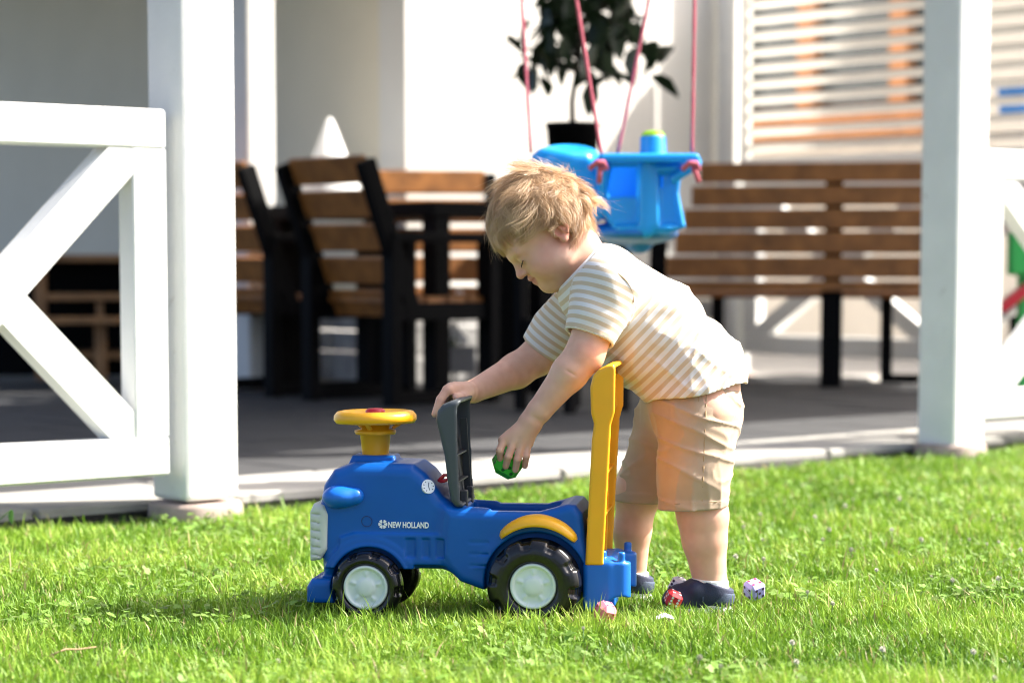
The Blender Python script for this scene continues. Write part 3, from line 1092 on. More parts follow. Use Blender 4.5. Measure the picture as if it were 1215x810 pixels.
    R = nrm.to_track_quat('Z', 'Y').to_matrix()
    gv, gf_ = [], []
    ctr = Vector((c_[0] + 0.0005, -0.0752, c_[1]))
    for i in range(28):
        a = 2 * math.pi * i / 28
        gv.append(tuple(ctr + R @ Vector((0.0115 * math.cos(a), 0.0125 * math.sin(a), 0.0))))
    for i in range(28):
        a = 2 * math.pi * i / 28
        gv.append(tuple(ctr + R @ Vector((0.0115 * math.cos(a), 0.0125 * math.sin(a), -0.014))))
    g = mesh('gauge', gv, [tuple(range(28))] + [(i, (i + 1) % 28, 28 + (i + 1) % 28, 28 + i) for i in range(28)], 'decal_white', t)
    V, Fq = [], []
    for i in range(9):
        a = 2 * math.pi * i / 9
        u = Vector((math.cos(a), math.sin(a), 0)); p = Vector((-u.y, u.x, 0))
        b0 = len(V)
        r0, r1 = (0.0075, 0.0100) if i not in (2, 7) else (0.0, 0.007)
        for r, sd in ((r0, -1), (r0, 1), (r1, 1), (r1, -1)):
            V.append(tuple(ctr + R @ (u * r + p * sd * 0.0006 + Vector((0, 0, 0.0006)))))
        Fq.append((b0, b0 + 1, b0 + 2, b0 + 3))
    mesh('gauge_mark', V, Fq, 'line_dark', g)
    # lettering and emblem, near side and far side
    cu = bpy.data.curves.new('lettering', 'FONT')
    cu.body = 'NEW HOLLAND'
    cu.size = 0.0138
    cu.extrude = 0.0004
    cu.offset = 0.00045
    cu.space_character = 0.98
    to = bpy.data.objects.new('lettering', cu)
    C.objects.link(to)
    bpy.context.view_layer.update()
    me = bpy.data.meshes.new_from_object(to.evaluated_get(bpy.context.evaluated_depsgraph_get()))
    bpy.data.objects.remove(to)
    me.materials.clear()
    xs = [v.co.x for v in me.vertices]
    wd_ = max(xs) - min(xs)
    want = (508 - 459) / 700
    for v in me.vertices:
        v.co.x = (v.co.x - min(xs)) * want / wd_
    for s in (-1, 1):
        o = link('lettering', me, 'decal_white', t)
        a = q_(459 if s < 0 else 508, 627)
        o.location = (a[0], s * 0.0788, a[1])
        o.rotation_euler = (math.pi / 2, 0, 0 if s < 0 else math.pi)
        # emblem: a disc of leaves cut by dark veins
        e = q_(452.5 if s < 0 else 514, 623.0)
        V, Fq = [], []

        def leafp(a0, a1, r0, r1):
            b0 = len(V)
            n = 6
            for r in (r0, r1):
                for i in range(n + 1):
                    a = a0 + (a1 - a0) * i / n
                    V.append((e[0] + r * math.cos(a), s * 0.0793, e[1] + r * math.sin(a)))
            for i in range(n):
                Fq.append((b0 + i, b0 + i + 1, b0 + n + 2 + i, b0 + n + 1 + i))
        rr = 0.0078
        for sg in (0, 1):
            for (a0, a1) in ((-1.45, -0.62), (-0.45, 0.35), (0.55, 1.35)):
                if sg:
                    a0, a1 = math.pi - a1, math.pi - a0
                leafp(a0, a1, 0.0022, rr)
        mesh('emblem', V, Fq, 'decal_white', t)
    # red key lever beside the seat
    a = q_(516, 570)
    tube('key_lever', [(a[0] + 0.002, -0.052, a[1] - 0.003), (a[0] + 0.006, -0.054, a[1] + 0.002), (a[0] + 0.012, -0.056, a[1] + 0.008), (a[0] + 0.018, -0.056, a[1] + 0.008), (a[0] + 0.019, -0.056, a[1] + 0.001), (a[0] + 0.012, -0.056, a[1] - 0.002), (a[0] + 0.005, -0.053, a[1] - 0.003)], 0.0032, 'toy_red', t, 10)
    # steering column and wheel
    c0 = q_(434, 545)
    lathe('steering_column', [(0.0, 0.0), (0.0225, 0.0), (0.0225, 0.001), (0.0265, 0.040), (0.034, 0.040), (0.036, 0.043), (0.036, 0.047), (0.024, 0.049), (0.026, 0.060), (0.0, 0.060)], 'toy_yellow_dark', t, 40, c=(c0[0], 0, c0[1] - 0.002))
    sw = lathe('steering_wheel', [(0.0, 0.002), (0.04, 0.002), (0.046, -0.002), (0.056, -0.009), (0.068, -0.0115), (0.072, -0.006), (0.0715, 0.002), (0.066, 0.0085), (0.058, 0.010), (0.050, 0.007), (0.046, 0.004), (0.022, 0.004), (0.0, 0.004)], 'toy_yellow', t, 64)
    a = q_(434, 497)
    sw.location = (a[0], 0, a[1] + 0.001)
    sw.rotation_euler = (0, math.radians(-0.5), 0)
    for an in (0.4, 2.5, 4.6):
        beam('spoke', (0.03 * math.cos(an), 0.03 * math.sin(an), -0.022), (0.058 * math.cos(an), 0.058 * math.sin(an), -0.006), 0.008, 0.005, 'toy_yellow_dark', sw, side=(0, 0, 1), bev=0.001)
    lathe('horn_button', [(0.017, 0.003), (0.017, 0.010), (0.013, 0.0135), (0.0, 0.0145)], 'toy_red', sw, 28)
    # rear fenders
    for s in (-1, 1):
        V, Fq = [], []
        n = 22
        prof = [(0.0, 0.0), (0.05, 0.55), (0.25, 0.92), (0.55, 1.0), (0.85, 0.95), (1.0, 0.7), (1.0, -0.25), (0.5, -0.3), (0.0, -0.3)]
        for i in range(n + 1):
            tt = i / n
            a = math.radians(128 - 80 * tt)
            sw_ = math.sin(math.pi * min(1, max(0, tt))) ** 0.35 if 0 < tt < 1 else 0.15
            r0 = 0.1015 + 0.006 * math.sin(math.pi * tt)
            for (py_, pr) in prof:
                r = r0 - 0.003 + 0.0145 * pr * (0.35 + 0.65 * sw_)
                yy = 0.060 + 0.060 * (1 - py_) * (0.55 + 0.45 * sw_) if True else 0
                V.append((cx + 0.002 + r * math.cos(a), s * yy, cz + r * math.sin(a)))
        m_ = len(prof)
        for i in range(n):
            for j in range(m_):
                Fq.append((i * m_ + j, i * m_ + (j + 1) % m_, (i + 1) * m_ + (j + 1) % m_, (i + 1) * m_ + j))
        Fq += [tuple(range(m_)), tuple(n * m_ + j for j in range(m_))[::-1]]
        o = mesh('fender', V, Fq, 'toy_yellow', t, True)
        bm = bmesh.new(); bm.from_mesh(o.data)
        bmesh.ops.recalc_face_normals(bm, faces=bm.faces)
        bm.to_mesh(o.data); bm.free()

    # wheels
    def wheel(name, px, py, R, rh, yc, hw, label, nl):
        c = q_(px, py)
        for s in (-1, 1):
            w_ = bpy.data.objects.new(name, None)
            C.objects.link(w_)
            w_.parent = t
            w_.location = (c[0], s * yc, c[1])
            prof = [(rh * 0.98, -hw * 0.60), (rh * 1.02, -hw * 0.78), (rh * 1.10, -hw * 0.94), (rh + (R - rh) * 0.35, -hw), (rh + (R - rh) * 0.58, -hw * 0.97),
                    (rh + (R - rh) * 0.78, -hw * 0.86), (R * 0.965, -hw * 0.68), (R * 0.99, -hw * 0.45), (R, -hw * 0.15), (R, hw * 0.3), (R * 0.98, hw * 0.7), (R * 0.9, hw), (rh * 0.8, hw), (0, hw)]
            # finer profile
            pf = []
            for i in range(len(prof) - 1):
                for j in range(3):
                    tt = j / 3
                    pf.append((prof[i][0] + (prof[i + 1][0] - prof[i][0]) * tt, prof[i][1] + (prof[i + 1][1] - prof[i][1]) * tt))
            pf.append(prof[-1])

            def mod(a, i, r, h):
                u = (a * nl / (2 * math.pi) + 0.15) % 1.0
                d = abs(u - 0.5) * 2 * 1.0
                g_ = max(0.0, min(1.0, (0.40 - d) / 0.10))
                k = max(0.0, min(1.0, (r - (rh + (R - rh) * 0.55)) / ((R - rh) * 0.10)))
                if h > hw * 0.2:
                    k *= max(0.0, 1 - (h - hw * 0.2) / (hw * 0.2))
                dp = 0.0050 * g_ * k
                return r - dp * (0.9 if h > -hw * 0.8 else 0.35), h + dp * (0.9 if h < -hw * 0.4 else 0)
            ty = lathe('tyre', [(r, h * 1.0) for r, h in pf], 'tyre', w_, 144, 'y', mod=mod)
            hubp = [(0.0, -hw * 0.62 - 0.0075), (rh * 0.20, -hw * 0.62 - 0.0073), (rh * 0.36, -hw * 0.62 - 0.0058), (rh * 0.44, -hw * 0.62 - 0.003), (rh * 0.50, -hw * 0.62 - 0.0018),
                    (rh * 0.70, -hw * 0.62 - 0.001), (rh * 0.80, -hw * 0.62 - 0.0018), (rh * 0.84, -hw * 0.62 - 0.005), (rh * 0.90, -hw * 0.62 - 0.0068), (rh * 0.97, -hw * 0.62 - 0.0060), (rh * 1.0, -hw * 0.62 - 0.0015), (rh * 1.0, -hw * 0.3)]
            h2 = []
            for i in range(len(hubp) - 1):
                for j in range(2):
                    h2.append((hubp[i][0] + (hubp[i + 1][0] - hubp[i][0]) * j / 2, hubp[i][1] + (hubp[i + 1][1] - hubp[i][1]) * j / 2))
            h2.append(hubp[-1])

            def mod2(a, i, r, h):
                u = (a * 5 / (2 * math.pi)) % 1.0
                g_ = math.exp(-((u - 0.5) / 0.13) ** 2) * math.exp(-((r / rh - 0.60) / 0.12) ** 2)
                return r, h - 0.0038 * g_
            lathe('hub', h2[::-1], 'hub', w_, 100, 'y', mod=mod2)
            if s > 0:
                w_.rotation_euler = (0, 0, math.pi)
            else:
                w_.rotation_euler = (0, 0.35, 0)
    wheel('front_wheel', 436, 697, 0.0605, 0.0385, 0.098, 0.024, '', 9)
    wheel('rear_wheel', 637, 691, 0.0800, 0.0395, 0.106, 0.030, '', 10)
    # axle stubs
    for (px, py) in ((436, 697), (637, 691)):
        c = q_(px, py)
        tube('axle', [(c[0], -0.10, c[1]), (c[0], 0.10, c[1])], 0.008, 'black_metal', t, 12)
    # opened seat lid: tray standing on its front edge
    Rl = Matrix.Rotation(math.radians(-1.5), 3, 'Y')
    f = Field((-0.04, -0.115, 0.17), (0.075, 0.115, 0.41), 0.0023)
    lid = pl([(516.5, 497), (518.5, 486), (525, 478), (535, 473.8), (546, 473), (544.5, 484), (545.5, 530), (547, 570), (549, 601), (541, 602), (534.5, 595), (530.5, 572), (527, 541), (520.5, 513)])
    f.prism(lid, -0.083, 0.083, 0.009, 0)
    inner = pl([(520, 497), (522, 488.5), (527, 481.5), (536, 477.5), (556, 476.5), (556, 540), (556, 597), (543, 597), (538, 592), (534, 571), (530.5, 541), (524, 512)])
    f.prism(inner, -0.0795, 0.0795, 0.008, 0.001, 's')
    sdf_part('seat_lid', f, 'toy_grey', t, 1)
    lidp = [o for o in t.children if o.name.startswith('seat_lid')][-1]
    for py in (540, 572):
        a = q_(540 + (py - 528) * 0.06, py)
        box('rib', (a[0] - 0.004, 0.0, a[1]), (0.010, 0.152, 0.003), 'toy_grey_dark', lidp, bev=0.0005)
    for yy in (0.05,):
        a, b = q_(537, 500), q_(543, 596)
        beam('rib', (a[0], yy, a[1]), (b[0], yy, b[1]), 0.012, 0.003, 'toy_grey_dark', lidp, bev=0.0005)
    a = q_(543, 597)
    box('hinge', (a[0] + 0.004, -0.03, a[1] + 0.004), (0.012, 0.02, 0.03), 'toy_grey_dark', lidp, bev=0.002)
    box('hinge', (a[0] + 0.004, 0.04, a[1] + 0.004), (0.012, 0.02, 0.03), 'toy_grey_dark', lidp, bev=0.002)
    # rear bin with pegs
    f = Field((0.19, -0.12, 0.02), (0.34, 0.12, 0.16), 0.0025)
    f.rbox((0.5 * (q_(694, 0)[0] + q_(728, 0)[0]), 0, 0.073), (0.026, 0.095, 0.045), 0.010, None, 0)
    f.cyl((q_(735, 0)[0], -0.070, 0.070), 0.020, 0.045, 0.004, 0.012, axis=2)
    f.cyl((q_(735, 0)[0], 0.070, 0.070), 0.020, 0.045, 0.004, 0.012, axis=2)
    f.rbox((q_(692, 0)[0], 0, 0.09), (0.03, 0.06, 0.03), 0.008, None, 0.01)
    for (x, y) in ((738, -0.078), (715, -0.062), (738, 0.07)):
        f.cyl((q_(x, 0)[0], y, 0.118), 0.0068, 0.014, 0.002, 0.002, axis=2)
    for s in (-1, 1):
        f.cyl((q_(738, 0)[0], s * 0.085, 0.03), 0.026, 0.05, 0.003, 0.003, 's')
    f.cut((0, 0, 0.030), (0, 0, -1))
    sdf_part('rear_bin', f, 'toy_blue_light', t)
    # push handle: loop-topped channel beam with ribs
    f = Field((0.22, -0.115, 0.09), (0.325, 0.115, 0.47), 0.0022)
    outer = pl([(696, 668), (703.5, 520), (706, 499), (702.5, 487), (701.5, 455), (705, 442), (712, 434), (721, 429.5), (729, 428.5), (731.5, 433), (731, 484), (726.5, 500), (718, 668)])
    f.prism(outer, -0.098, 0.098, 0.005, 0)
    inner = pl([(700.5, 690), (708, 520), (710.5, 499), (707, 486), (706, 457), (709, 445), (715, 438.5), (726, 433), (765, 431), (765, 690)])
    f.prism(inner, -0.0925, 0.0925, 0.003, 0.001, 's')
    # trim the open side to the slanted rim
    hole = pl([(690, 452), (690, 482), (770, 482), (770, 446)])
    f.prism(hole, -0.075, 0.075, 0.012, 0.002, 's')
    sdf_part('push_handle', f, 'toy_yellow', t, 1)
    hp = [o for o in t.children if o.name.startswith('push_handle')][-1]
    for py in (446, 486, 560, 610):
        a = q_(718 - (py - 446) * 0.035, py)
        box('rib', (a[0], 0, a[1]), (0.016, 0.186, 0.004), 'toy_yellow_dark', hp, bev=0.0008)
    for yy in (-0.03, 0.03):
        a, b = q_(714, 488), q_(709, 660)
        beam('rib', (a[0], yy, a[1]), (b[0], yy, b[1]), 0.016, 0.004, 'toy_yellow_dark', hp, bev=0.0008)
    a = q_(700, 630)
    box('bracket', (a[0] - 0.006, 0.02, a[1]), (0.02, 0.10, 0.035), 'toy_yellow_dark', t, bev=0.006, seg=2)


build_tractor()


# ================================================================== the child
CY = 4.32
CH0 = Vector((G(805, CY).x, CY, 0))


def K(x, y, Y=CY):
    return np.array(W(x, y, Y) - CH0)


def build_child():
    t = thing('person', 'toddler in striped tee and khaki shorts bending over the toy tractor', 'person', tuple(CH0), 0)
    # head frame: forward, side (towards the camera), up
    pit, yaw = math.radians(42), math.radians(11)
    fw = np.array([-math.cos(pit) * math.cos(yaw), -math.cos(pit) * math.sin(yaw), -math.sin(pit)])
    sd = np.array([0, -1.0, 0])
    sd = sd - fw * sd.dot(fw); sd /= np.linalg.norm(sd)
    up = np.cross(fw, sd)
    if up[2] < 0:
        up = -up
    RH = np.stack([fw, sd, up])
    HC = K(648, 275)
    HS = 0.825

    def H(x, y, z):
        return HC + (fw * x + sd * y + up * z) * HS

    def hell(c_, r_, R_, k_=0.01, op='u'):
        f.ell(c_, tuple(i * HS for i in r_), R_, k_ * HS, op)

    def hball(c_, r_, k_=0.01, op='u'):
        f.ball(c_, r_ * HS, k_ * HS, op)

    def hcone(a_, b_, ra, rb, k_=0.01, op='u'):
        f.cone(a_, b_, ra * HS, rb * HS, k_ * HS, op)

    # ---------------- body: one continuous skin
    f = Field(K(505, 190, 4.32) - np.array([0, 0.26, 0]), K(905, 735, 4.32) + np.array([0, 0.26, 0.0]), 0.0022) if False else \
        Field((-0.465, -0.205, -0.005), (0.145, 0.205, 0.82), 0.0022)
    # head
    hell(H(-0.008, 0, 0.036), (0.094, 0.076, 0.080), RH, 0)
    hell(H(0.030, 0, -0.024), (0.062, 0.064, 0.078), RH, 0.03)
    hell(H(0.048, 0, 0.030), (0.044, 0.056, 0.042), RH, 0.03)
    for s in (-1, 1):
        hball(H(0.050, s * 0.034, -0.050), 0.034, 0.025)             # cheeks
        hball(H(0.018, s * 0.040, -0.064), 0.030, 0.03)              # jowls
    hball(H(0.074, 0, -0.086), 0.0165, 0.022)                        # chin
    hcone(H(0.045, 0, -0.085), H(0.0, 0, -0.075), 0.030, 0.036, 0.03)
    hcone(H(0.090, 0, 0.002), H(0.101, 0, -0.026), 0.0065, 0.0085, 0.012)    # nose
    hball(H(0.1045, 0, -0.0315), 0.0088, 0.006)
    for s in (-1, 1):
        hball(H(0.0965, s * 0.0085, -0.0345), 0.0062, 0.005)
        hball(H(0.103, s * 0.0295, -0.009), 0.0135, 0.012, 's')      # eye hollow
        hell(H(0.0755, s * 0.029, -0.0085), (0.0150, 0.0150, 0.0125), RH, 0.004)
        hcone(H(0.090, s * 0.012, 0.008), H(0.082, s * 0.042, 0.010), 0.007, 0.006, 0.014)
        hcone(H(0.0998, s * 0.005, -0.0405), H(0.0995, s * 0.005, -0.0400), 0.0022, 0.0022, 0.002, 's')
    # mouth
    hcone(H(0.0915, 0, -0.0520), H(0.083, 0.015, -0.0550), 0.0068, 0.004, 0.006)
    hcone(H(0.0915, 0, -0.0520), H(0.083, -0.015, -0.0550), 0.0068, 0.004, 0.006)
    hcone(H(0.0880, 0, -0.0640), H(0.081, 0.012, -0.0605), 0.0066, 0.004, 0.006)
    hcone(H(0.0880, 0, -0.0640), H(0.081, -0.012, -0.0605), 0.0066, 0.004, 0.006)
    hcone(H(0.0985, 0.0, -0.0582), H(0.082, 0.023, -0.0545), 0.0019, 0.0022, 0.002, 's')
    hcone(H(0.0985, 0.0, -0.0582), H(0.082, -0.023, -0.0545), 0.0019, 0.0022, 0.002, 's')
    # ears
    for s in (-1, 1):
        rz = np.stack([fw * 0.93 + sd * s * 0.36, sd * s * 0.93 - fw * 0.36, up])
        hell(H(-0.012, s * 0.0765, -0.018), (0.0165, 0.0075, 0.0245), rz, 0.006)
        hell(H(-0.006, s * 0.0835, -0.013), (0.0090, 0.006, 0.0140), rz, 0.004, 's')
        hball(H(-0.006, s * 0.078, -0.037), 0.0080, 0.006)
        rim = [(0.002, -0.004), (-0.006, 0.005), (-0.017, 0.004), (-0.026, -0.007), (-0.027, -0.020), (-0.020, -0.032)]
        for p_, q2 in zip(rim[:-1], rim[1:]):
            hcone(H(p_[0], s * (0.081 - 0.25 * p_[0]), p_[1]), H(q2[0], s * (0.081 - 0.25 * q2[0]), q2[1]), 0.0034, 0.0034, 0.003)
        hcone(H(-0.012, s * 0.083, -0.008), H(-0.016, s * 0.084, -0.026), 0.0026, 0.0026, 0.004)
        hball(H(0.003, s * 0.0735, -0.021), 0.0045, 0.004)
    # neck and trunk (under the clothes)
    f.cone(H(-0.036, 0, -0.030), K(708, 334), 0.041, 0.043, 0.02)
    f.cone(K(718, 345), K(770, 395), 0.066, 0.085, 0.02)
    f.cone(K(770, 395), K(822, 450), 0.085, 0.080, 0.02)
    f.cone(K(822, 450), K(828, 482), 0.080, 0.075, 0.02)
    # legs
    f.cone(K(834, 490, 4.255), K(827, 575, 4.25), 0.060, 0.047, 0.02)
    f.cone(K(827, 575, 4.25), K(834, 612, 4.25), 0.047, 0.043, 0.02)
    f.cone(K(834, 612, 4.25), K(836, 640, 4.25), 0.0435, 0.039, 0.015)
    f.cone(K(836, 640, 4.25), K(843, 694, 4.25), 0.039, 0.0285, 0.01)
    f.cone(K(843, 694, 4.25), K(845, 714, 4.25), 0.0285, 0.027, 0.01)
    f.cone(K(845, 714, 4.25), K(822, 718, 4.245), 0.026, 0.020, 0.012)
    f.cone(K(802, 490, 4.385), K(758, 580, 4.40), 0.060, 0.045, 0.02)
    f.cone(K(758, 580, 4.40), K(750, 630, 4.40), 0.0385, 0.034, 0.015)
    f.cone(K(750, 630, 4.40), K(749, 690, 4.41), 0.034, 0.026, 0.01)
    f.cone(K(749, 690, 4.41), K(749, 704, 4.41), 0.026, 0.026, 0.01)
    f.cone(K(749, 706, 4.41), K(727, 708, 4.405), 0.024, 0.020, 0.012)
    # near arm and hand
    f.cone(K(722, 340, 4.225), K(694, 420, 4.195), 0.044, 0.0325, 0.015)
    f.cone(K(694, 420, 4.195), K(676, 442, 4.193), 0.0325, 0.0305, 0.012)
    f.cone(K(676, 442, 4.193), K(640, 487, 4.195), 0.0305, 0.0215, 0.012)
    f.cone(K(640, 487, 4.195), K(631, 498, 4.196), 0.0220, 0.0205, 0.004)
    hn = [(597.5, 523), (608, 527.5), (618, 529), (626.5, 526.5)]
    mid = [(593.0, 534), (603.0, 541.5), (614, 544.5), (624.5, 541.0)]
    tip = [(594.0, 544), (600.0, 553.0), (611.5, 557.0), (622.8, 552.5)]
    dY = [0.004, 0.0, 0.001, 0.006]
    for i, (a, b, c) in enumerate(zip(hn, mid, tip)):
        Yb = 4.187 + dY[i]
        f.cone(K(629 - i * 0.2, 503, 4.196), K(a[0], a[1] - 1, Yb), 0.0185, 0.0098, 0.006)     # metacarpals
    for i, (a, b, c) in enumerate(zip(hn, mid, tip)):
        Yb = 4.184 + dY[i]
        r0, r1 = (0.0067, 0.0058) if i < 3 else (0.0060, 0.0053)
        f.cone(K(a[0], a[1], Yb), K(b[0], b[1], Yb - 0.005), r0 + 0.0004, r0, 0.001)
        f.cone(K(b[0], b[1], Yb - 0.005), K(c[0], c[1], Yb + 0.006), r0, r1, 0.001)
        f.ball(K(b[0], b[1], Yb - 0.0055), r0 + 0.0005, 0.001)
    f.cone(K(618, 508, 4.215), K(600, 524, 4.228), 0.0105, 0.0085, 0.005)                       # thumb behind the die
    f.cone(K(600, 524, 4.228), K(593, 537, 4.240), 0.0082, 0.0070, 0.002)
    f.cone(K(621, 489, 4.172), K(646, 501, 4.174), 0.0016, 0.0016, 0.003, 's')                   # wrist and elbow creases
    f.cone(K(668, 437, 4.160), K(684, 446, 4.160), 0.0012, 0.0012, 0.003, 's')
    for i_ in range(3):
        f.cone(K((hn[i_][0] + hn[i_ + 1][0]) / 2, hn[i_][1] + 4, 4.176), K((hn[i_][0] + hn[i_ + 1][0]) / 2 + 3, hn[i_][1] - 7, 4.176), 0.0022, 0.0012, 0.004, 's')
    # far arm and hand on the lid
    f.cone(K(690, 350, 4.41), K(640, 422, 4.43), 0.044, 0.0335, 0.015)
    f.cone(K(640, 422, 4.43), K(612, 440, 4.41), 0.0335, 0.0315, 0.012)
    f.cone(K(612, 440, 4.41), K(562, 464, 4.335), 0.0315, 0.0205, 0.010)
    f.cone(K(562, 464, 4.335), K(556, 465, 4.325), 0.0200, 0.0195, 0.004)
    kn = [(531, 462.5), (535, 460), (540, 460), (545, 462)]
    md = [(522.5, 474), (526, 471), (530, 470), (535, 471)]
    tp = [(516.5, 491), (520, 488), (524, 486), (529, 484)]
    YY = [4.242, 4.260, 4.277, 4.292]
    for i in range(4):
        f.cone(K(553, 465, 4.315), K(kn[i][0], kn[i][1], YY[i]), 0.0165, 0.0098, 0.006)
    for i in range(4):
        r0 = 0.0078 if i < 3 else 0.0068
        f.cone(K(*kn[i], YY[i]), K(*md[i], YY[i] - 0.006), r0 + 0.0008, r0, 0.002)
        f.cone(K(*md[i], YY[i] - 0.006), K(*tp[i], YY[i] - 0.010), r0, r0 - 0.0010, 0.002)
    f.cone(K(553, 467, 4.300), K(548, 471, 4.262), 0.0115, 0.0085, 0.006)
    f.cone(K(548, 471, 4.262), K(541, 471, 4.240), 0.0080, 0.0066, 0.002)
    v, q = f.nets()
    v = smooth_mesh(v, q, 2, 0.45)
    # natural flush of the skin
    base = np.array([0.715, 0.42, 0.295])
    tone = np.tile(base, (len(v), 1))

    def blush(p, r, col, k):
        d = np.linalg.norm(v - p, axis=1)
        w_ = (k * np.exp(-(d / r) ** 2))[:, None]
        tone[:] = tone * (1 - w_) + np.array(col) * w_
    for s in (-1, 1):
        blush(H(0.06, s * 0.055, -0.045), 0.028, (0.78, 0.36, 0.28), 0.55)
        blush(H(-0.012, s * 0.085, -0.018), 0.022, (0.74, 0.28, 0.20), 0.75)
    blush(H(0.106, 0, -0.032), 0.012, (0.76, 0.34, 0.27), 0.6)
    blush(H(0.092, 0.004, -0.058), 0.0105, (0.60, 0.21, 0.18), 0.9)
    for pnt, Yb in [(p, 4.19) for p in tip + mid] + [(p, 4.25) for p in tp]:
        blush(K(pnt[0], pnt[1], Yb), 0.010, (0.76, 0.34, 0.27), 0.55)
    for pnt in ((694, 425, 4.17), (836, 612, 4.21)):
        blush(K(*pnt), 0.03, (0.75, 0.37, 0.28), 0.35)
    bl = noise3(v, 38, 3) - 0.5 + 0.6 * (noise3(v, 110, 8) - 0.5)
    tone *= 1 + bl[:, None] * np.array([0.10, 0.22, 0.24])
    np_mesh('body', v, q, None, 'skin', t, tone=tone)
    # nails
    for i, (c, b) in enumerate(zip(tip, mid)):
        pass
    # eyelashes and brow: fine curved hairs on the near and far eye
    for s in (-1, 1):
        V, Fq = [], []
        for i in range(17):
            u = -1 + 2 * i / 16
            p = H(0.0900 - 0.0045 * u * u, s * (0.030 + 0.0115 * u), -0.0120 - 0.0035 * (1 - u * u))
            e = p + fw * 0.0068 - up * 0.0052 + sd * s * 0.004 * u
            b0 = len(V)
            V += [tuple(p + sd * 0.0006 + up * 0.0004), tuple(p - sd * 0.0006 - up * 0.0004), tuple(e)]
            Fq.append((b0, b0 + 1, b0 + 2))
            if i:
                V_ = len(V)
                Fq.append((b0 - 3, b0, b0 + 1))
        mesh('eyelashes', V, Fq, 'lash', t)
        lid = [H(0.0903 - 0.0048 * u * u, s * (0.030 + 0.0120 * u), -0.0118 - 0.0036 * (1 - u * u)) for u in np.linspace(-1, 1, 9)]
        tube('eyelid_line', lid, 0.0009, 'lash', t, 6)
        V, Fq = [], []
        r = random.Random(5)
        for i in range(90):
            u = r.uniform(-1, 1)
            p = H(0.0905 - 0.007 * (u * 0.5 + 0.5) ** 2, s * (0.029 + 0.016 * u), 0.0135 + 0.003 * (1 - u * u) + r.uniform(-0.002, 0.002))
            e = p + sd * s * 0.005 + up * 0.0012 - fw * 0.0012
            b0 = len(V)
            V += [tuple(p - up * 0.00018), tuple(p + up * 0.00018), tuple(e)]
            Fq.append((b0, b0 + 1, b0 + 2))
        mesh('eyebrow', V, Fq, 'brow', t)

    # ---------------- hair
    cc, cr = H(-0.010, 0, 0.036), np.array([0.0965, 0.0785, 0.0825]) * HS
    whorl = np.array([-0.88, 0.10, 0.36])
    whorl /= np.linalg.norm(whorl)
    r = np.random.default_rng(4)

    def surf(n, off):                       # n unit directions in head axes -> points
        return n * (cr + off)

    def has_hair(n):
        x, y, z = n[:, 0] * cr[0] / HS, n[:, 1], n[:, 2] * cr[2] / HS
        hl = np.where(x > 0.02, 0.018 + 0.30 * np.maximum(x - 0.02, 0), -0.028 - 0.9 * np.maximum(-x - 0.012, 0))
        hl = np.where((x <= 0.02) & (x > -0.012), -0.006, hl)
        return z > hl
    nl = 560                               # locks
    ld = r.normal(size=(nl * 8, 3)); ld /= np.linalg.norm(ld, axis=1)[:, None]
    ld = ld[has_hair(ld)][:nl]
    per = 44
    S = 14
    allp, wid, tn = [], [], []
    for li, d0 in enumerate(ld):
        nape = d0[0] < -0.15
        low = d0[2] < 0.15
        front = d0[0] > 0.35
        length = r.uniform(0.055, 0.085) * (0.9 if front else 1.0)
        if low and d0[0] > -0.55:
            length *= 0.62
        if nape and low:
            length = r.uniform(0.045, 0.070)
        lift = r.uniform(0.002, 0.008)
        flick = max(0.0, r.normal(0.006, 0.006))
        ltone = r.uniform(0.58, 1.30)
        outer_l = r.random() < 0.30
        if outer_l:
            lift = r.uniform(0.004, 0.010)
            ltone = r.uniform(0.85, 1.45)
        # waves stay coherent between neighbouring locks
        ph = 9.0 * float(noise3(d0[None], 1.6, 12)[0]) + r.normal(0, 0.5)
        amp = r.uniform(0.45, 1.05) if not outer_l else r.uniform(0.9, 1.5)
        nn = d0 + r.normal(size=(per, 3)) * 0.095
        nn /= np.linalg.norm(nn, axis=1)[:, None]
        ln_ = length * r.uniform(0.6, 1.12, per)
        pts = np.zeros((per, S, 3))
        n = nn.copy()
        jit = r.normal(size=(per, 1)) * 0.12
        rl = r.random((per, 1))
        for j in range(S):
            s = j / (S - 1)
            out_ = lift * (4 * s * (1 - s)) * 0.8 + 0.002 + (0.0095 if front else 0.0060) * min(1.0, s * 2.5) * (0.45 + 0.55 * max(abs(d0[0]), 0.3))
            out_ += 0.0028 * math.sin(ph * 1.3 + s * 6.5) * s
            if nape:
                out_ += (0.008 + 1.3 * flick) * max(0, s - 0.35) ** 1.3 * 2.4      # ends flick out
            else:
                out_ += flick * 1.2 * max(0, s - 0.6)
            pts[:, j] = surf(n, 0) + n * (out_ + 0.0040 * rl * s)
            ax = np.cross(n, whorl)
            axn = ax / (np.linalg.norm(ax, axis=1)[:, None] + 1e-6)
            fl = n - whorl
            fl = fl + np.array([0.12, 0, -0.30])
            fl = fl - n * (fl * n).sum(1)[:, None]
            fl /= np.linalg.norm(fl, axis=1)[:, None] + 1e-6
            turn = amp * math.sin(ph + s * 7.2) + jit
            bn = np.cross(n, fl)
            fl = fl * np.cos(turn) + bn * np.sin(turn)
            step = (ln_ / (S - 1))[:, None] / (0.09 * HS)
            n = n + fl * step
            n /= np.linalg.norm(n, axis=1)[:, None]
            mn = n.mean(0)[None]
            n = n + (mn - n) * (0.075 if not outer_l else 0.12)
            n /= np.linalg.norm(n, axis=1)[:, None]
        # strands stop at the ear and at the open face
        loc = pts / HS
        lx_, lz_ = loc[..., 0] - 0.010, loc[..., 2] + 0.036
        inear = ((lx_ + 0.008) / 0.018) ** 2 + ((lz_ + 0.030) / 0.021) ** 2 < 1
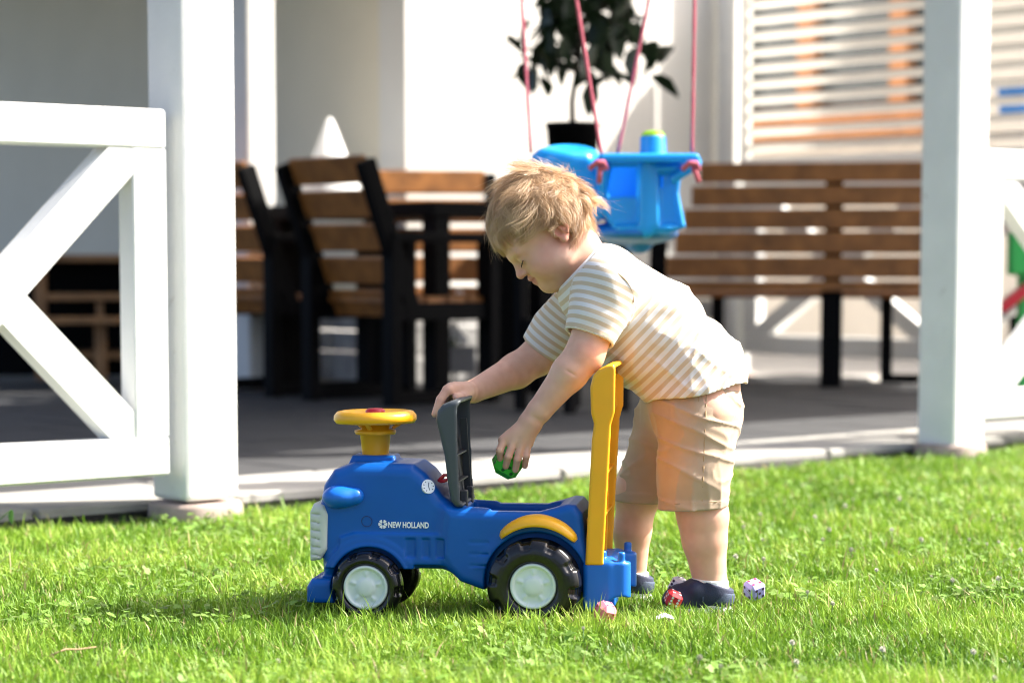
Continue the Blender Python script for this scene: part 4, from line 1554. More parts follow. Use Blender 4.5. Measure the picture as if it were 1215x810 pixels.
        inface = (lx_ > 0.012) & (lz_ < 0.004 + 0.16 * np.maximum(lx_ - 0.02, 0))
        bad = inear | inface
        for k_ in range(per):
            w_ = np.flatnonzero(bad[k_])
            if len(w_):
                pts[k_, w_[0]:] = pts[k_, max(w_[0] - 1, 0)]
        allp.append(pts)
        wid.append(r.uniform(0.00018, 0.00036, per))
        tn.append(np.clip(ltone * r.uniform(0.8, 1.2, per), 0.5, 1.5))
    # loose fly-away strands
    P_ = np.concatenate(allp)
    wd_ = np.concatenate(wid)
    tn = np.concatenate(tn)
    fly = r.choice(len(P_), 700, replace=False)
    Pf = P_[fly].copy()
    sv = np.linspace(0, 1, S)[None, :, None] ** 2
    Pf += sv * r.normal(size=(len(fly), 1, 3)) * 0.010 + sv * (Pf / np.linalg.norm(Pf, axis=2, keepdims=True)) * 0.008
    P_ = np.concatenate([P_, Pf]); wd_ = np.concatenate([wd_, np.full(len(fly), 0.00014)]); tn = np.concatenate([tn, np.full(len(fly), 1.25)])
    nS = len(P_)
    world = cc + P_[..., 0:1] * fw + P_[..., 1:2] * sd + P_[..., 2:3] * up
    tang = np.gradient(world, axis=1)
    outv = world - cc
    side = np.cross(tang, outv)
    side /= np.linalg.norm(side, axis=2, keepdims=True) + 1e-9
    # twist the ribbons a little so that they catch light differently
    nrm = np.cross(side, tang); nrm /= np.linalg.norm(nrm, axis=2, keepdims=True) + 1e-9
    ang = r.uniform(-0.9, 0.9, (nS, 1, 1))
    side = side * np.cos(ang) + nrm * np.sin(ang)
    taper = (1 - np.linspace(0, 1, S) ** 3 * 0.85)[None, :, None]
    Lf = world - side * wd_[:, None, None] * taper
    Rt = world + side * wd_[:, None, None] * taper
    V = np.stack([Lf, Rt], 2).reshape(-1, 3)
    idx = (np.arange(nS)[:, None] * S + np.arange(S - 1)[None]).ravel() * 2
    Q = np.stack([idx, idx + 1, idx + 3, idx + 2], 1)
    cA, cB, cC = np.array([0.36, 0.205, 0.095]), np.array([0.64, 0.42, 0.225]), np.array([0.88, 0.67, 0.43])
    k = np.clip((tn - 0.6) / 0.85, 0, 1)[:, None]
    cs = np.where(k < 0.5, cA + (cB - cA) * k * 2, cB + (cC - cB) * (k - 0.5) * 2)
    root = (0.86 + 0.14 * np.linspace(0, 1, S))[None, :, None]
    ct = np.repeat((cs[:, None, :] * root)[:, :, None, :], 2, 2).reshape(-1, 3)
    # scalp cap below the strands
    nth, nph = 46, 72
    th = np.linspace(0.02, math.pi * 0.92, nth); ph = np.linspace(0, 2 * math.pi, nph, endpoint=False)
    TH_, PH_ = np.meshgrid(th, ph, indexing='ij')
    dn = np.stack([np.sin(TH_) * np.cos(PH_), np.sin(TH_) * np.sin(PH_), np.cos(TH_)], 2).reshape(-1, 3)
    cp = dn * (cr + 0.0015)
    cw = cc + cp[:, 0:1] * fw + cp[:, 1:2] * sd + cp[:, 2:3] * up
    ok = has_hair(dn)
    cq = []
    for i in range(nth - 1):
        for j in range(nph):
            qd = (i * nph + j, i * nph + (j + 1) % nph, (i + 1) * nph + (j + 1) % nph, (i + 1) * nph + j)
            if all(ok[list(qd)]):
                cq.append(qd)
    b0 = len(V)
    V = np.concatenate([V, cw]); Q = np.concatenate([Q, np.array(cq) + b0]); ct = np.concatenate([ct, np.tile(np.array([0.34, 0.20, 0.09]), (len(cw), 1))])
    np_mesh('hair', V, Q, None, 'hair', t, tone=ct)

    # ---------------- striped tee
    f = Field((-0.30, -0.20, 0.30), (0.14, 0.20, 0.72), 0.0026)
    A, B, Cc = K(716, 345), K(768, 393), K(822, 445)
    f.cone(A, B, 0.078, 0.094, 0)
    f.cone(B, Cc, 0.094, 0.089, 0.03)
    for yy in (4.275, 4.365):
        f.cone(K(818, 440, 4.32 + (yy - 4.32) * 0.5), K(830, 482, yy), 0.086, 0.084, 0.03)
    f.cone(K(712, 338, 4.26), K(712, 338, 4.38), 0.060, 0.060, 0.04)
    tors = f.F.copy()
    # sleeves
    a0, a1 = K(722, 338, 4.225), K(692, 418, 4.195)
    b0_, b1 = K(690, 350, 4.41), K(637, 424, 4.432)
    f.cone(a0, a1, 0.060, 0.041, 0.016)
    f.cone(b0_, b1, 0.058, 0.041, 0.016)
    x, y, z = f.grid()
    # cloth folds as gentle relief
    X, Y_, Z = np.broadcast_arrays(x, y, z)
    ax_ = (Cc - A) / np.linalg.norm(Cc - A)
    s_ = (X - A[0]) * ax_[0] + (Z - A[2]) * ax_[2]
    pr = np.array([-ax_[2], 0, ax_[0]])
    t_ = (X - A[0]) * pr[0] + (Z - A[2]) * pr[2]
    def ridge(sc_, seed, ca, sa):
        p1 = (X * ca + Z * sa) * sc_[0]
        p2 = (-X * sa + Z * ca) * sc_[1]
        nn_ = noise3(np.stack([p1.ravel(), p2.ravel(), (Y_ * sc_[2]).ravel()], 1), 1.0, seed).reshape(X.shape)
        return (1 - np.abs(2 * nn_ - 1)) ** 5
    crease = 0.0042 * ridge((7, 26, 9), 31, 0.72, -0.69) + 0.0030 * ridge((30, 9, 10), 32, 0.95, -0.3)
    fold = -crease * np.clip((s_ - 0.02) / 0.06, 0, 1) + 0.3 * 0.0026 * np.sin(s_ * 62 + 38 * t_ + 9 * np.sin(Y_ * 17)) * np.clip(s_ / 0.08, 0, 1) + 0.0018 * np.sin(s_ * 120 - 55 * t_ + Y_ * 40) * np.clip((s_ - 0.05) / 0.08, 0, 1)
    # radiating pulls from the arm pit
    arm = K(745, 375, 4.24)
    rr = np.sqrt((X - arm[0]) ** 2 + (Z - arm[2]) ** 2)
    an = np.arctan2(Z - arm[2], X - arm[0])
    fold += 0.0022 * np.sin(an * 7 + 1.0 + 20 * rr) * np.exp(-((rr - 0.075) / 0.030) ** 2) * (Y_ < 0.02)
    f.F = f.F + fold.astype(np.float32)
    del fold, rr, an, s_, t_
    outer = f.F.copy()
    f.F = np.maximum(outer, -(outer + 0.006))
    # neckline, hem, cuffs
    f.cut(K(700, 305), (-0.73, 0, 0.68))
    hem = K(820, 464.5)
    hx = K(882, 453) - K(762, 476)
    f.F = np.maximum(f.F, (-((x - hem[0]) * -hx[2] + (z - hem[2]) * hx[0]) / np.linalg.norm(hx) + 0.003 * np.sin(y * 55) + 0 * y).astype(np.float32))
    for (p0, p1, hp) in ((a0, a1, K(695, 399, 4.20)), (b0_, b1, K(640, 413, 4.43))):
        ax_ = (p1 - p0) / np.linalg.norm(p1 - p0)
        dpl = ((x - hp[0]) * ax_[0] + (y - hp[1]) * ax_[1] + (z - hp[2]) * ax_[2])
        near = np.sqrt((x - hp[0]) ** 2 + (y - hp[1]) ** 2 + (z - hp[2]) ** 2) < 0.075
        f.F = np.where(near & (tors > 0.012), np.maximum(f.F, dpl.astype(np.float32)), f.F)
    v, q = f.nets()
    v = smooth_mesh(v, q, 2, 0.45)
    # stripe coordinate: along the trunk, or along each sleeve
    ax_ = (Cc - A) / np.linalg.norm(Cc - A)
    st = ((v - A) @ ax_) / 0.0150 + 0.1
    dt = np.full(len(v), 1.0)
    ii = np.clip(((v - f.lo) / f.h).astype(int), 0, np.array(f.F.shape) - 1)
    dt = tors[tuple(ii.T)]

    def conedist(p, a, b, ra, rb):
        ba = b - a
        tt = np.clip((p - a) @ ba / ba.dot(ba), 0, 1)
        return np.linalg.norm(p - a - tt[:, None] * ba, axis=1) - (ra + (rb - ra) * tt)
    d1 = conedist(v, a0, a1, 0.060, 0.041); d2 = conedist(v, b0_, b1, 0.058, 0.041)
    axn_ = (a1 - a0) / np.linalg.norm(a1 - a0); axf = (b1 - b0_) / np.linalg.norm(b1 - b0_)
    st = np.where((d1 < dt - 0.002) & (v[:, 1] < 0), ((v - a0) @ axn_) / 0.0146, st)
    st = np.where((d2 < dt - 0.002) & (v[:, 1] > 0), ((v - b0_) @ axf) / 0.0146, st)
    sh_ = np_mesh('shirt', v, q, None, 'striped_cloth', t, fattr=('stripe', st))
    sh_['label'] = 'white tee with tan stripes'
    def on_tee(px, py):
        for i in range(160):
            p = K(px, py, 4.10 + 0.0015 * i)
            g = ((p - f.lo) / f.h).astype(int)
            if (g >= 0).all() and (g < np.array(outer.shape)).all() and outer[tuple(g)] < 0.0004:
                return p
        return None
    sm_ = [on_tee(px, py) for px, py in zip(np.interp(np.linspace(0, 1, 36), (0, .3, .6, .8, 1), (692, 712, 735, 748, 752)), np.interp(np.linspace(0, 1, 36), (0, .3, .6, .8, 1), (318, 315, 325, 339, 358)))]
    sm_ = [p for p in sm_ if p is not None]
    if len(sm_) > 4:
        sa_ = np.array(sm_)
        tt_ = np.linspace(-1, 1, len(sa_))
        sa_ = np.stack([np.polyval(np.polyfit(tt_, sa_[:, i_], 5), tt_) for i_ in range(3)], 1)
        sm_ = list(sa_)
        tube('sleeve_seam', sm_, 0.0010, 'stitch', sh_, 6)
    # neckband
    nc = K(687.5, 318.5)
    n1 = np.array([0.68, 0, 0.73]); n2 = np.array([0, 1.0, 0])
    f2 = [nc + n1 * (0.052 * math.cos(a)) + n2 * (0.055 * math.sin(a)) + np.array([0.73, 0, -0.68]) * 0.002 for a in np.linspace(0, 2 * math.pi, 41)]
    tube('neckband', f2, 0.0055, 'napkin', sh_, 10)

    # ---------------- khaki shorts
    f = Field((-0.13, -0.16, 0.14), (0.14, 0.19, 0.46), 0.0026)
    f.ell(K(822, 480), (0.083, 0.092, 0.078), None, 0)
    f.cone(K(829, 494, 4.266), K(824, 560, 4.25), 0.070, 0.060, 0.03)
    f.cone(K(824, 560, 4.25), K(820, 625, 4.247), 0.060, 0.056, 0.02)
    f.cone(K(803, 488, 4.38), K(757, 615, 4.402), 0.068, 0.049, 0.03)
    x, y, z = f.grid()
    X, Y_, Z = np.broadcast_arrays(x, y, z)
    cr_ = K(790, 500, 4.25)
    an = np.arctan2(Z - cr_[2], X - cr_[0]); rr = np.sqrt((X - cr_[0]) ** 2 + (Z - cr_[2]) ** 2)
    def ridge2(sc_, seed, ca, sa):
        p1 = (X * ca + Z * sa) * sc_[0]
        p2 = (-X * sa + Z * ca) * sc_[1]
        nn_ = noise3(np.stack([p1.ravel(), p2.ravel(), (Y_ * sc_[2]).ravel()], 1), 1.0, seed).reshape(X.shape)
        return (1 - np.abs(2 * nn_ - 1)) ** 5
    fold = -0.0040 * ridge2((9, 30, 10), 41, 0.94, -0.34) - 0.0034 * ridge2((8, 24, 12), 43, 0.90, 0.42) - 0.0026 * ridge2((34, 10, 10), 44, 1.0, 0.0)
    f.F = f.F + fold.astype(np.float32) - (0.0016 * np.clip((K(820, 590, 4.25)[2] - Z) / 0.003, 0, 1)).astype(np.float32)
    o_ = f.F.copy()
    f.F = np.maximum(o_, -(o_ + 0.008))
    hz = K(820, 602, 4.25)[2]
    tilt = 0.05 * (x - K(820, 602, 4.25)[0])
    hz2 = K(757, 595, 4.40)[2]
    f.F = np.maximum(f.F, ((-(X - K(820, 452)[0]) * -(K(882, 440) - K(762, 463))[2] + 0 * Z + (Z - K(820, 452)[2]) * (K(882, 440) - K(762, 463))[0]) / np.linalg.norm(K(882, 440) - K(762, 463))).astype(np.float32))
    lim = np.where(Y_ < 0.012, hz + tilt, hz2 - 0.02 * X)
    f.F = np.maximum(f.F, (lim - Z).astype(np.float32))
    v, q = f.nets()
    v = smooth_mesh(v, q, 2, 0.45)
    so_ = np_mesh('shorts', v, q, None, 'shorts', t)
    # side seam, hem stitching
    def on_surf(px, py, Y0=4.10):
        """walk inwards from the camera side to the cloth"""
        for i in range(120):
            p = K(px, py, Y0 + 0.0015 * i)
            g = ((p - f.lo) / f.h).astype(int)
            if (g >= 0).all() and (g < np.array(o_.shape)).all() and o_[tuple(g)] < 0.0006:
                return p
        return None
    seam = [on_surf(px, py) for px, py in zip(np.linspace(838, 833, 40), np.linspace(468, 597, 40))]
    seam = [p for p in seam if p is not None]
    if len(seam) > 3:
        tube('side_seam', seam, 0.0016, 'stitch', so_, 6)
    sm = [on_surf(px, py) for px, py in zip(np.linspace(829, 829.5, 20), np.linspace(468, 520, 20))]
    sm = [p for p in sm if p is not None]
    if len(sm) > 3:
        tube('pocket_seam', sm, 0.0012, 'stitch', so_, 6)
    for dy in (5.5,):
        hm = [on_surf(px, 602 - dy - 0.05 * (px - 820)) for px in np.linspace(786, 856, 30)]
        hm = [p for p in hm if p is not None]
        if len(hm) > 3:
            tube('hem_seam', hm, 0.0009, 'stitch', so_, 6)

    # ---------------- socks and shoes
    for (ank, Yc, dx) in (((843, 694), 4.25, 0), ((749, 684), 4.41, 0)):
        a = K(*ank, Yc)
        f = Field(a - np.array([0.05, 0.045, 0.06]), a + np.array([0.05, 0.045, 0.04]), 0.002)
        f.cone(a + np.array([-0.001, 0, 0.016]), a + np.array([0.003, 0, -0.03]), 0.0325, 0.0315, 0)
        o_ = f.F.copy()
        f.F = np.maximum(o_, -(o_ + 0.004))
        f.cut(a + np.array([0, 0, 0.012]), (0.1, 0, 1))
        v, q = f.nets()
        np_mesh('sock', smooth_mesh(v, q, 1), q, None, 'sock', t)
        g = np.array([a[0], a[1], 0.0])
        zb = 0.012
        f = Field(g + np.array([-0.095, -0.045, 0.0]), g + np.array([0.05, 0.045, 0.085]), 0.002)
        f.cone(g + np.array([0.006, 0, zb + 0.026]), g + np.array([-0.05, 0, zb + 0.018]), 0.034, 0.027, 0)
        f.ell(g + np.array([-0.052, 0, zb + 0.016]), (0.034, 0.032, 0.023), None, 0.012)
        f.cone(g + np.array([0.004, 0, zb + 0.03]), g + np.array([0.004, 0, zb + 0.052]), 0.034, 0.034, 0.01)
        f.cone(g + np.array([-0.028, -0.018, zb + 0.034]), g + np.array([-0.030, 0.018, zb + 0.034]), 0.018, 0.018, 0.008)   # strap
        f.cone(g + np.array([0.004, 0, zb + 0.03]), g + np.array([0.003, 0, zb + 0.09]), 0.0285, 0.0300, 0.004, 's')
        f.cut(g + np.array([-0.02, 0, zb + 0.056]), (0.35, 0, 1))
        f.cut(g + np.array([0, 0, 0.008]), (0, 0, -1))
        v, q = f.nets()
        s_ = np_mesh('shoe', smooth_mesh(v, q, 2), q, None, 'shoe_navy', t)
        f = Field(g + np.array([-0.1, -0.045, 0.0]), g + np.array([0.05, 0.045, 0.05]), 0.002)
        f.rbox(g + np.array([-0.022, 0, 0.008]), (0.062, 0.033, 0.009), 0.009, None, 0)
        v, q = f.nets()
        np_mesh('sole', smooth_mesh(v, q, 1), q, None, 'sole', s_)
        for x_, rs in ((-0.016, 0.0345), (-0.040, 0.0305)):
            arc = [g + np.array([x_, rs * math.cos(a_), zb + 0.012 + 0.040 * math.sin(a_) * (1.0 if x_ > -0.03 else 0.93)]) for a_ in np.linspace(0.15, math.pi - 0.15, 15)]
            tube('strap_edge', arc, 0.0016, 'shoe_denim', s_, 6)
        # denim patch with a pale stitched line on the heel side
        f = Field(g + np.array([-0.02, -0.05, 0.01]), g + np.array([0.05, 0.05, 0.07]), 0.002)
        f.cone(g + np.array([0.008, 0, zb + 0.024]), g + np.array([0.006, 0, zb + 0.034]), 0.0355, 0.0355, 0)
        f.cut(g + np.array([0.006, 0, 0]), (-1, 0, -0.5))
        f.cut(g + np.array([0, 0, zb + 0.040]), (0.3, 0, 1))
        f.cone(g + np.array([0.006, 0, zb + 0.0]), g + np.array([0.004, 0, zb + 0.09]), 0.0325, 0.0325, 0, 's')
        v, q = f.nets()
        if len(q):
            np_mesh('heel_patch', smooth_mesh(v, q, 1), q, None, 'shoe_denim', s_)
    return t


build_child()


# ================================================================== soft dice
def die(label, c, s, R, body, dots, group='soft play dice', mats2=None, cut=0.22, pips=(5, 3, 4, 2, 6, 1)):
    t = thing('soft_die', label, 'toy die', tuple(c), 0, group)
    t.rotation_euler = R
    bm = bmesh.new()
    box_bm(bm, (0, 0, 0), (s, s, s), None, s * cut * 0.6, 1)
    me = bpy.data.meshes.new('die_body')
    bm.to_mesh(me); bm.free()
    link('die_body', me, body, t)
    lay = {1: [(0, 0)], 2: [(-1, -1), (1, 1)], 3: [(-1, -1), (0, 0), (1, 1)], 4: [(-1, -1), (-1, 1), (1, -1), (1, 1)],
           5: [(-1, -1), (-1, 1), (1, -1), (1, 1), (0, 0)], 6: [(-1, -1), (-1, 0), (-1, 1), (1, -1), (1, 0), (1, 1)]}
    axes = [((0, -1, 0), (1, 0, 0), (0, 0, 1)), ((0, 1, 0), (1, 0, 0), (0, 0, 1)), ((0, 0, 1), (1, 0, 0), (0, 1, 0)),
            ((1, 0, 0), (0, 1, 0), (0, 0, 1)), ((-1, 0, 0), (0, 1, 0), (0, 0, 1)), ((0, 0, -1), (1, 0, 0), (0, 1, 0))]
    dp = 0.5 - cut * 0.6 - 0.10
    for fi, ((n, a, b), p) in enumerate(zip(axes, pips)):
        n, a, b = Vector(n), Vector(a), Vector(b)
        V, Fq = [], []
        for (i, j) in lay[p]:
            cc = n * (s / 2 + 0.0004) + a * (i * s * dp) + b * (j * s * dp)
            b0 = len(V)
            rr = s * dp * 0.40
            for k in range(8):
                an = math.pi / 4 * k + 0.39
                V.append(tuple(cc + a * rr * math.cos(an) + b * rr * math.sin(an)))
            Fq.append(tuple(range(b0, b0 + 8)))
        mesh('pips', V, Fq, dots if mats2 is None else mats2[fi % len(mats2)], t)
    return t


die('green soft die held in the toddler\'s lowered hand', W(602.5, 548.5, 4.213), 0.046, (0.4, 0.5, 0.35), 'die_green', 'dot_green', cut=0.36)
die('pink spotted soft die lying in the grass by the rear bin', W(718, 726, 4.02), 0.033, (0.45, 0.25, 0.5), 'die_pink', 'dot_red', cut=0.38)
die('red soft die with white spots at the toe of the shoe', W(799, 710, 4.20), 0.027, (0.3, 0.4, 0.2), 'die_red', 'die_white', cut=0.30, pips=(6, 5, 4, 6, 5, 3))
die('pale soft die tucked against the shoe\'s toe', W(806, 696, 4.27), 0.031, (0.5, 0.2, 0.9), 'die_white', 'dot_dark', cut=0.30)
die('lilac soft die with blue and orange spots behind the heel', W(895, 699, 4.27), 0.032, (0.35, -0.25, 0.5), 'die_lilac', 'dot_dark', cut=0.30, mats2=['dot_dark', 'dot_cyan', 'dot_red', 'dot_cyan'], pips=(5, 3, 4, 6, 4, 2))

# ================================================================== lawn
def build_grass():
    r = np.random.default_rng(21)
    # visible lawn: a strip from the camera side to the terrace edge
    n = 680000
    Y = 3.25 + (9.2 - 3.25) * r.random(n) ** 1.25
    X = (r.random(n) * 2 - 1) * (0.235 * Y + 0.10)
    P = np.stack([X, Y], 1)
    rel = P - np.array([O0.x, O0.y])
    a = rel @ np.array([U.x, U.y]); b = rel @ np.array([Wd.x, Wd.y])
    edge = 0.06 + 0.035 * noise3(np.stack([a, a * 0, a * 0], 1), 6, 2)
    keep = b < edge
    # density and length vary in patches; sparse dry rim by the slabs
    pt_ = np.stack([X, Y, X * 0], 1)
    pat = noise3(pt_, 5.0, 5) * 0.6 + noise3(pt_, 17, 6) * 0.4
    rim = np.clip((edge - b) / 0.10, 0.0, 1)
    keep &= r.random(n) < (0.35 + 0.65 * rim) * np.clip(0.55 + pat, 0, 1)
    # keep the wheels, shoes and die free of blades growing through them
    X, Y, pat, rim = X[keep], Y[keep], pat[keep], rim[keep]
    n = len(X)
    tr_c, tr_s = math.cos(math.radians(7)), math.sin(math.radians(7))
    lx = (X + 0.102) * tr_c - (Y - 4.21) * tr_s
    ly = (X + 0.102) * tr_s + (Y - 4.21) * tr_c
    cap = np.full(n, 1.0)
    under = (np.abs(ly) < 0.105) & (lx > -0.23) & (lx < 0.24)
    cap[under] = 0.026
    for (px, py, R, hw, yc) in ((436, 697, 0.0605, 0.026, 0.098), (637, 691, 0.08, 0.033, 0.106)):
        cxx, cz = (px - 530) / 700, (745 - py) / 700
        for s in (-1, 1):
            m_ = (np.abs(ly - s * yc) < hw + 0.004) & (np.abs(lx - cxx) < R + 0.004)
            cap[m_] = np.minimum(cap[m_], 0.004)
    binm = (np.abs(ly) < 0.10) & (lx > 0.22) & (lx < 0.32)
    cap[binm] = 0.024
    for (ank, Yc) in (((843, 694), 4.25), ((749, 684), 4.41)):
        g = W(*ank, Yc)
        m_ = (X > g.x - 0.095) & (X < g.x + 0.045) & (np.abs(Y - g.y) < 0.042)
        cap[m_] = 0.003
    hgt = (0.016 + 0.030 * r.random(n) ** 1.8) * (0.60 + 0.9 * pat) * (0.55 + 0.45 * rim)
    tall = r.random(n) < 0.05
    hgt[tall] *= 1.45
    hgt = np.minimum(hgt, cap)
    m_ = hgt > 0.006
    X, Y, pat, rim, hgt = X[m_], Y[m_], pat[m_], rim[m_], hgt[m_]
    n = len(X)
    wdt = r.uniform(0.0008, 0.0020, n) * np.clip(Y / 4.6, 0.9, 1.7)
    az = r.random(n) * 6.283
    bend = r.uniform(0.15, 1.05, n) ** 1.2
    flat = r.random(n) < 0.10
    bend[flat] += 0.7
    dirv = np.stack([np.cos(az), np.sin(az)], 1)
    faz = az + math.pi / 2 + r.normal(0, 0.5, n)
    sd_ = np.stack([np.cos(faz), np.sin(faz)], 1)
    lev = np.array([0.0, 0.38, 0.74, 1.0])
    wl = np.array([0.75, 1.0, 0.72, 0.0])
    Vs = np.zeros((n, 7, 3), np.float32)
    gz = -0.004
    ci = 0
    for i, s in enumerate(lev):
        ang = bend * s
        hx = hgt * s * np.sin(ang * 0.9)
        hz_ = hgt * s * np.cos(ang * 0.75)
        c = np.stack([X + dirv[:, 0] * hx, Y + dirv[:, 1] * hx, gz + hz_], 1)
        o = np.stack([sd_[:, 0] * wdt * wl[i], sd_[:, 1] * wdt * wl[i], np.zeros(n)], 1)
        if i < 3:
            Vs[:, ci] = c - o; Vs[:, ci + 1] = c + o
            ci += 2
        else:
            Vs[:, ci] = c
    V = Vs.reshape(-1, 3)
    base = np.arange(n)[:, None] * 7
    Q = np.concatenate([base + np.array([0, 1, 3, 2]), base + np.array([2, 3, 5, 4])])
    T = base + np.array([4, 5, 6])
    g1, g2, g3, dry = np.array([0.075, 0.18, 0.012]), np.array([0.19, 0.345, 0.024]), np.array([0.36, 0.485, 0.07]), np.array([0.42, 0.34, 0.16])
    k = np.clip(0.15 + 0.6 * r.random(n) + 1.1 * (pat - 0.5), 0, 1)[:, None]
    col = np.where(k < 0.5, g1 + (g2 - g1) * k * 2, g2 + (g3 - g2) * (k - 0.5) * 2)
    isd = (r.random(n) < 0.055 + 0.30 * (1 - rim))[:, None]
    col = np.where(isd, dry * r.uniform(0.7, 1.1, (n, 1)), col)
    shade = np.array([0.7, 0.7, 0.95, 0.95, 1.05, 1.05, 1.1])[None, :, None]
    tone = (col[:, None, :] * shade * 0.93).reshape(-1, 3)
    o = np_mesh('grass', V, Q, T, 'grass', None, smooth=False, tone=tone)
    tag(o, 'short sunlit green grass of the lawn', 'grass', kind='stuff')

    # clover leaves among the blades
    n = 19000
    Y = 3.3 + 5.4 * r.random(n) ** 1.3
    X = (r.random(n) * 2 - 1) * (0.235 * Y + 0.10)
    rel = np.stack([X, Y], 1) - np.array([O0.x, O0.y])
    b = rel @ np.array([Wd.x, Wd.y])
    pat = noise3(np.stack([X, Y, X * 0], 1), 3.2, 9)
    lx = (X + 0.102) * tr_c - (Y - 4.21) * tr_s
    ly = (X + 0.102) * tr_s + (Y - 4.21) * tr_c
    k = (b < 0.0) & (pat + 0.14 * (X > 0.2) > 0.58) & ~((np.abs(ly) < 0.145) & (lx > -0.25) & (lx < 0.33))
    for (ank, Yc) in (((843, 694), 4.25), ((749, 684), 4.41)):
        g = W(*ank, Yc)
        k &= ~((X > g.x - 0.10) & (X < g.x + 0.05) & (np.abs(Y - g.y) < 0.05))
    X, Y = X[k], Y[k]
    n = len(X)
    Z = r.uniform(0.018, 0.040, n)
    sz = r.uniform(0.0040, 0.0085, n)
    rot = r.random(n) * 6.283
    tx, ty = r.normal(0, 0.30, n), r.normal(0, 0.30, n)
    prof = np.array([(0, 0), (0.55, 0.35), (0.60, 0.80), (0.30, 1.08), (0, 1.0), (-0.30, 1.08), (-0.60, 0.80), (-0.55, 0.35)])
    V = np.zeros((n, 3, 8, 3), np.float32)
    for li in range(3):
        for vi, (px, py) in enumerate(prof):
            a = rot + li * 2.094
            x = (px * np.cos(a) - py * np.sin(a)) * sz
            y = (px * np.sin(a) + py * np.cos(a)) * sz
            V[:, li, vi, 0] = X + x
            V[:, li, vi, 1] = Y + y
            V[:, li, vi, 2] = Z + x * tx + y * ty - 0.12 * py * sz * (abs(px) < 0.1)
    V = V.reshape(-1, 3)
    bs = (np.arange(n * 3) * 8)[:, None]
    T = np.concatenate([bs + np.array([0, 1, 4]), bs + np.array([1, 2, 4]), bs + np.array([2, 3, 4]), bs + np.array([0, 4, 7]), bs + np.array([4, 6, 7]), bs + np.array([4, 5, 6])])
    c = np.array([0.13, 0.25, 0.03])[None] * r.uniform(0.7, 1.6, (n, 1)) + np.array([0.05, 0.03, 0.02]) * r.random((n, 1))
    tone = np.repeat(c, 24, 0)
    o = np_mesh('clover', V, None, T, 'clover_leaf', None, smooth=False, tone=tone)
    tag(o, 'low three-part clover leaves growing in the lawn', 'clover', kind='stuff')

    # white clover heads
    V, Fq = [], []
    rr = random.Random(3)
    for i in range(46):
        zz = 1 - 2 * (i + 0.5) / 46
        ph = i * 2.39996
        rad = math.sqrt(1 - zz * zz)
        d = Vector((rad * math.cos(ph), rad * math.sin(ph), zz))
        tt = d.orthogonal().normalized()
        b2 = d.cross(tt)
        base_ = d * 0.0022
        tipp = d * 0.0066 + Vector((0, 0, 0.0010)) + tt * rr.uniform(-0.0006, 0.0006)
        b0 = len(V)
        V += [tuple(base_ + tt * 0.0009), tuple(base_ - tt * 0.0009 + b2 * 0.0008), tuple(base_ - b2 * 0.0009), tuple(tipp + tt * 0.0009), tuple(tipp - tt * 0.0009)]
        Fq += [(b0, b0 + 1, b0 + 4, b0 + 3), (b0 + 1, b0 + 2, b0 + 4), (b0 + 2, b0, b0 + 3, b0 + 4)]
    head_me = stem_me = None
    spots = [(548, 0), ]
    px_list = [(988, 716), (1010, 652), (967, 613), (984, 628), (902, 610), (882, 625), (1003, 600), (1067, 592), (1185, 643), (1171, 645), (1058, 628), (1093, 640), (1040, 676), (1105, 684),
               (1130, 688), (1185, 686), (873, 660), (906, 663), (976, 640), (1215 - 4, 652), (958, 702), (940, 762), (945, 785), (1047, 770), (1155, 773), (855, 790), (692, 745), (830, 780), (1180, 805),
               (905, 640), (330, 784), (1012, 592), (1150, 640)]
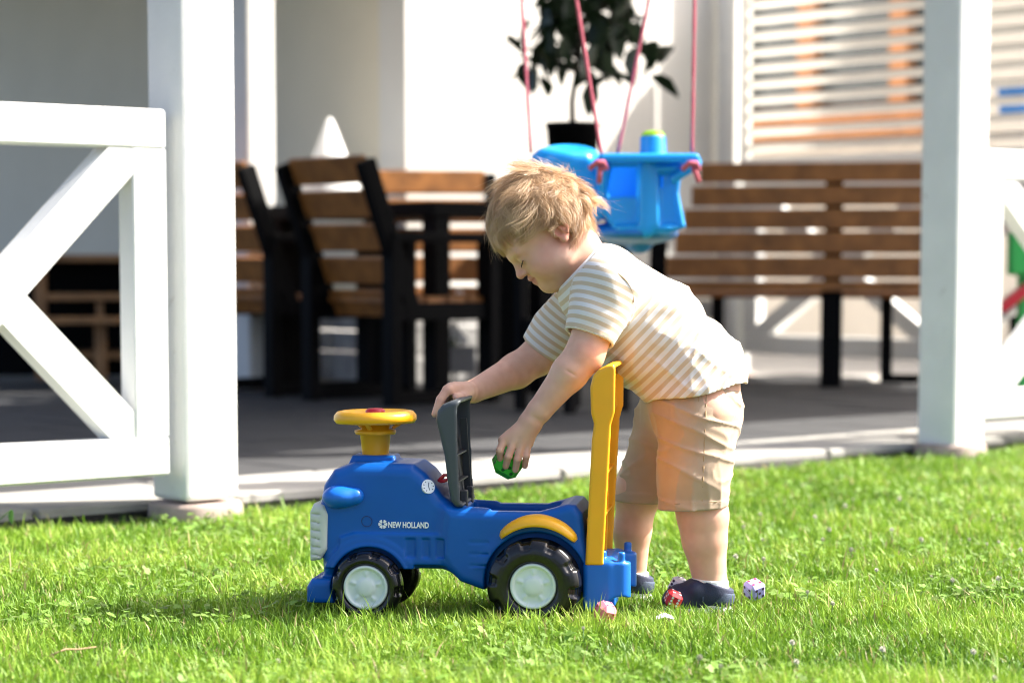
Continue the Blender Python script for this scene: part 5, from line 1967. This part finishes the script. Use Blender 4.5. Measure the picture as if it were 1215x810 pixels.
    for (px, py) in px_list:
        zt = rr.uniform(0.034, 0.048)
        # meet the lawn at the flower's own height
        d = W(px, py, 1.0) - Vector((0, 0, CAM_H))
        sc_ = (zt - CAM_H) / d.z
        p = Vector((0, 0, CAM_H)) + d * sc_
        t = thing('clover_flower', 'small round white clover flower among the lawn blades', 'flower', (p.x, p.y, -0.004), rr.uniform(0, 6.28), 'white clover flowers in the lawn')
        if head_me is None:
            h_ = mesh('flower_head', V, Fq, 'petal', t)
            head_me = h_.data
            s_ = tube('stem', [(0, 0, 0), (0.002, 0, 0.02), (0, 0, 0.041)], 0.0009, 'leaf_mid', t, 5)
            stem_me = s_.data
        else:
            h_ = link('flower_head', head_me, None, t)
            s_ = link('stem', stem_me, None, t)
        k_ = rr.uniform(0.5, 0.85)
        h_.location = (0, 0, zt + 0.004)
        h_.scale = (k_, k_, k_)
        s_.scale = (1, 1, (zt + 0.004) / 0.041)


build_grass()

# a scrap of white paper, a dry twig and a stray green leaf
p = W(789, 727, 4.02)
V = [(-0.014, -0.008, 0.030), (0.0, -0.012, 0.036), (0.015, -0.006, 0.031), (0.012, 0.010, 0.034), (-0.002, 0.008, 0.040), (-0.015, 0.009, 0.033)]
sc = mesh('paper_scrap', V + [(x, y, z - 0.001) for x, y, z in V], [(0, 1, 4, 5), (1, 2, 3, 4), (6, 11, 10, 7), (7, 10, 9, 8)] + [(i, i + 6, (i + 1) % 6 + 6, (i + 1) % 6) for i in range(6)], 'napkin')
sc.location = (p.x, p.y, -0.002)
tag(sc, 'crumpled white scrap lying in the grass between pink die and shoe', 'scrap')
p = W(88, 772, 3.62)
tw = tube('dry_twig', [(-0.03, -0.02, 0.036), (-0.012, -0.004, 0.042), (0.004, 0.006, 0.040), (0.032, 0.012, 0.043)], [0.0014, 0.0016, 0.0014, 0.0008], 'stitch', None, 6)
tw.location = (p.x, p.y, 0)
tag(tw, 'dry straw-coloured twig lying on the grass near the lower left corner', 'twig')
p = W(14, 604, 5.15)
lo_ = thing('weed_sprig', 'single small green leaf on a stalk before the pale kerb', 'plant', (p.x, p.y, 0), 0)
tube('stalk', [(-0.06, 0, 0), (-0.035, 0, p.z * 0.7), (0, 0, p.z)], 0.0012, 'leaf_mid', lo_, 5)
lfo = mesh('leaf', [(x * 0.28, y * 0.28, z * 0.28) for x, y, z in lv], lf, 'leaf_mid', lo_, True)
lfo.location = (0, 0, p.z)
lfo.rotation_euler = (-1.2, 0.2, 2.6)
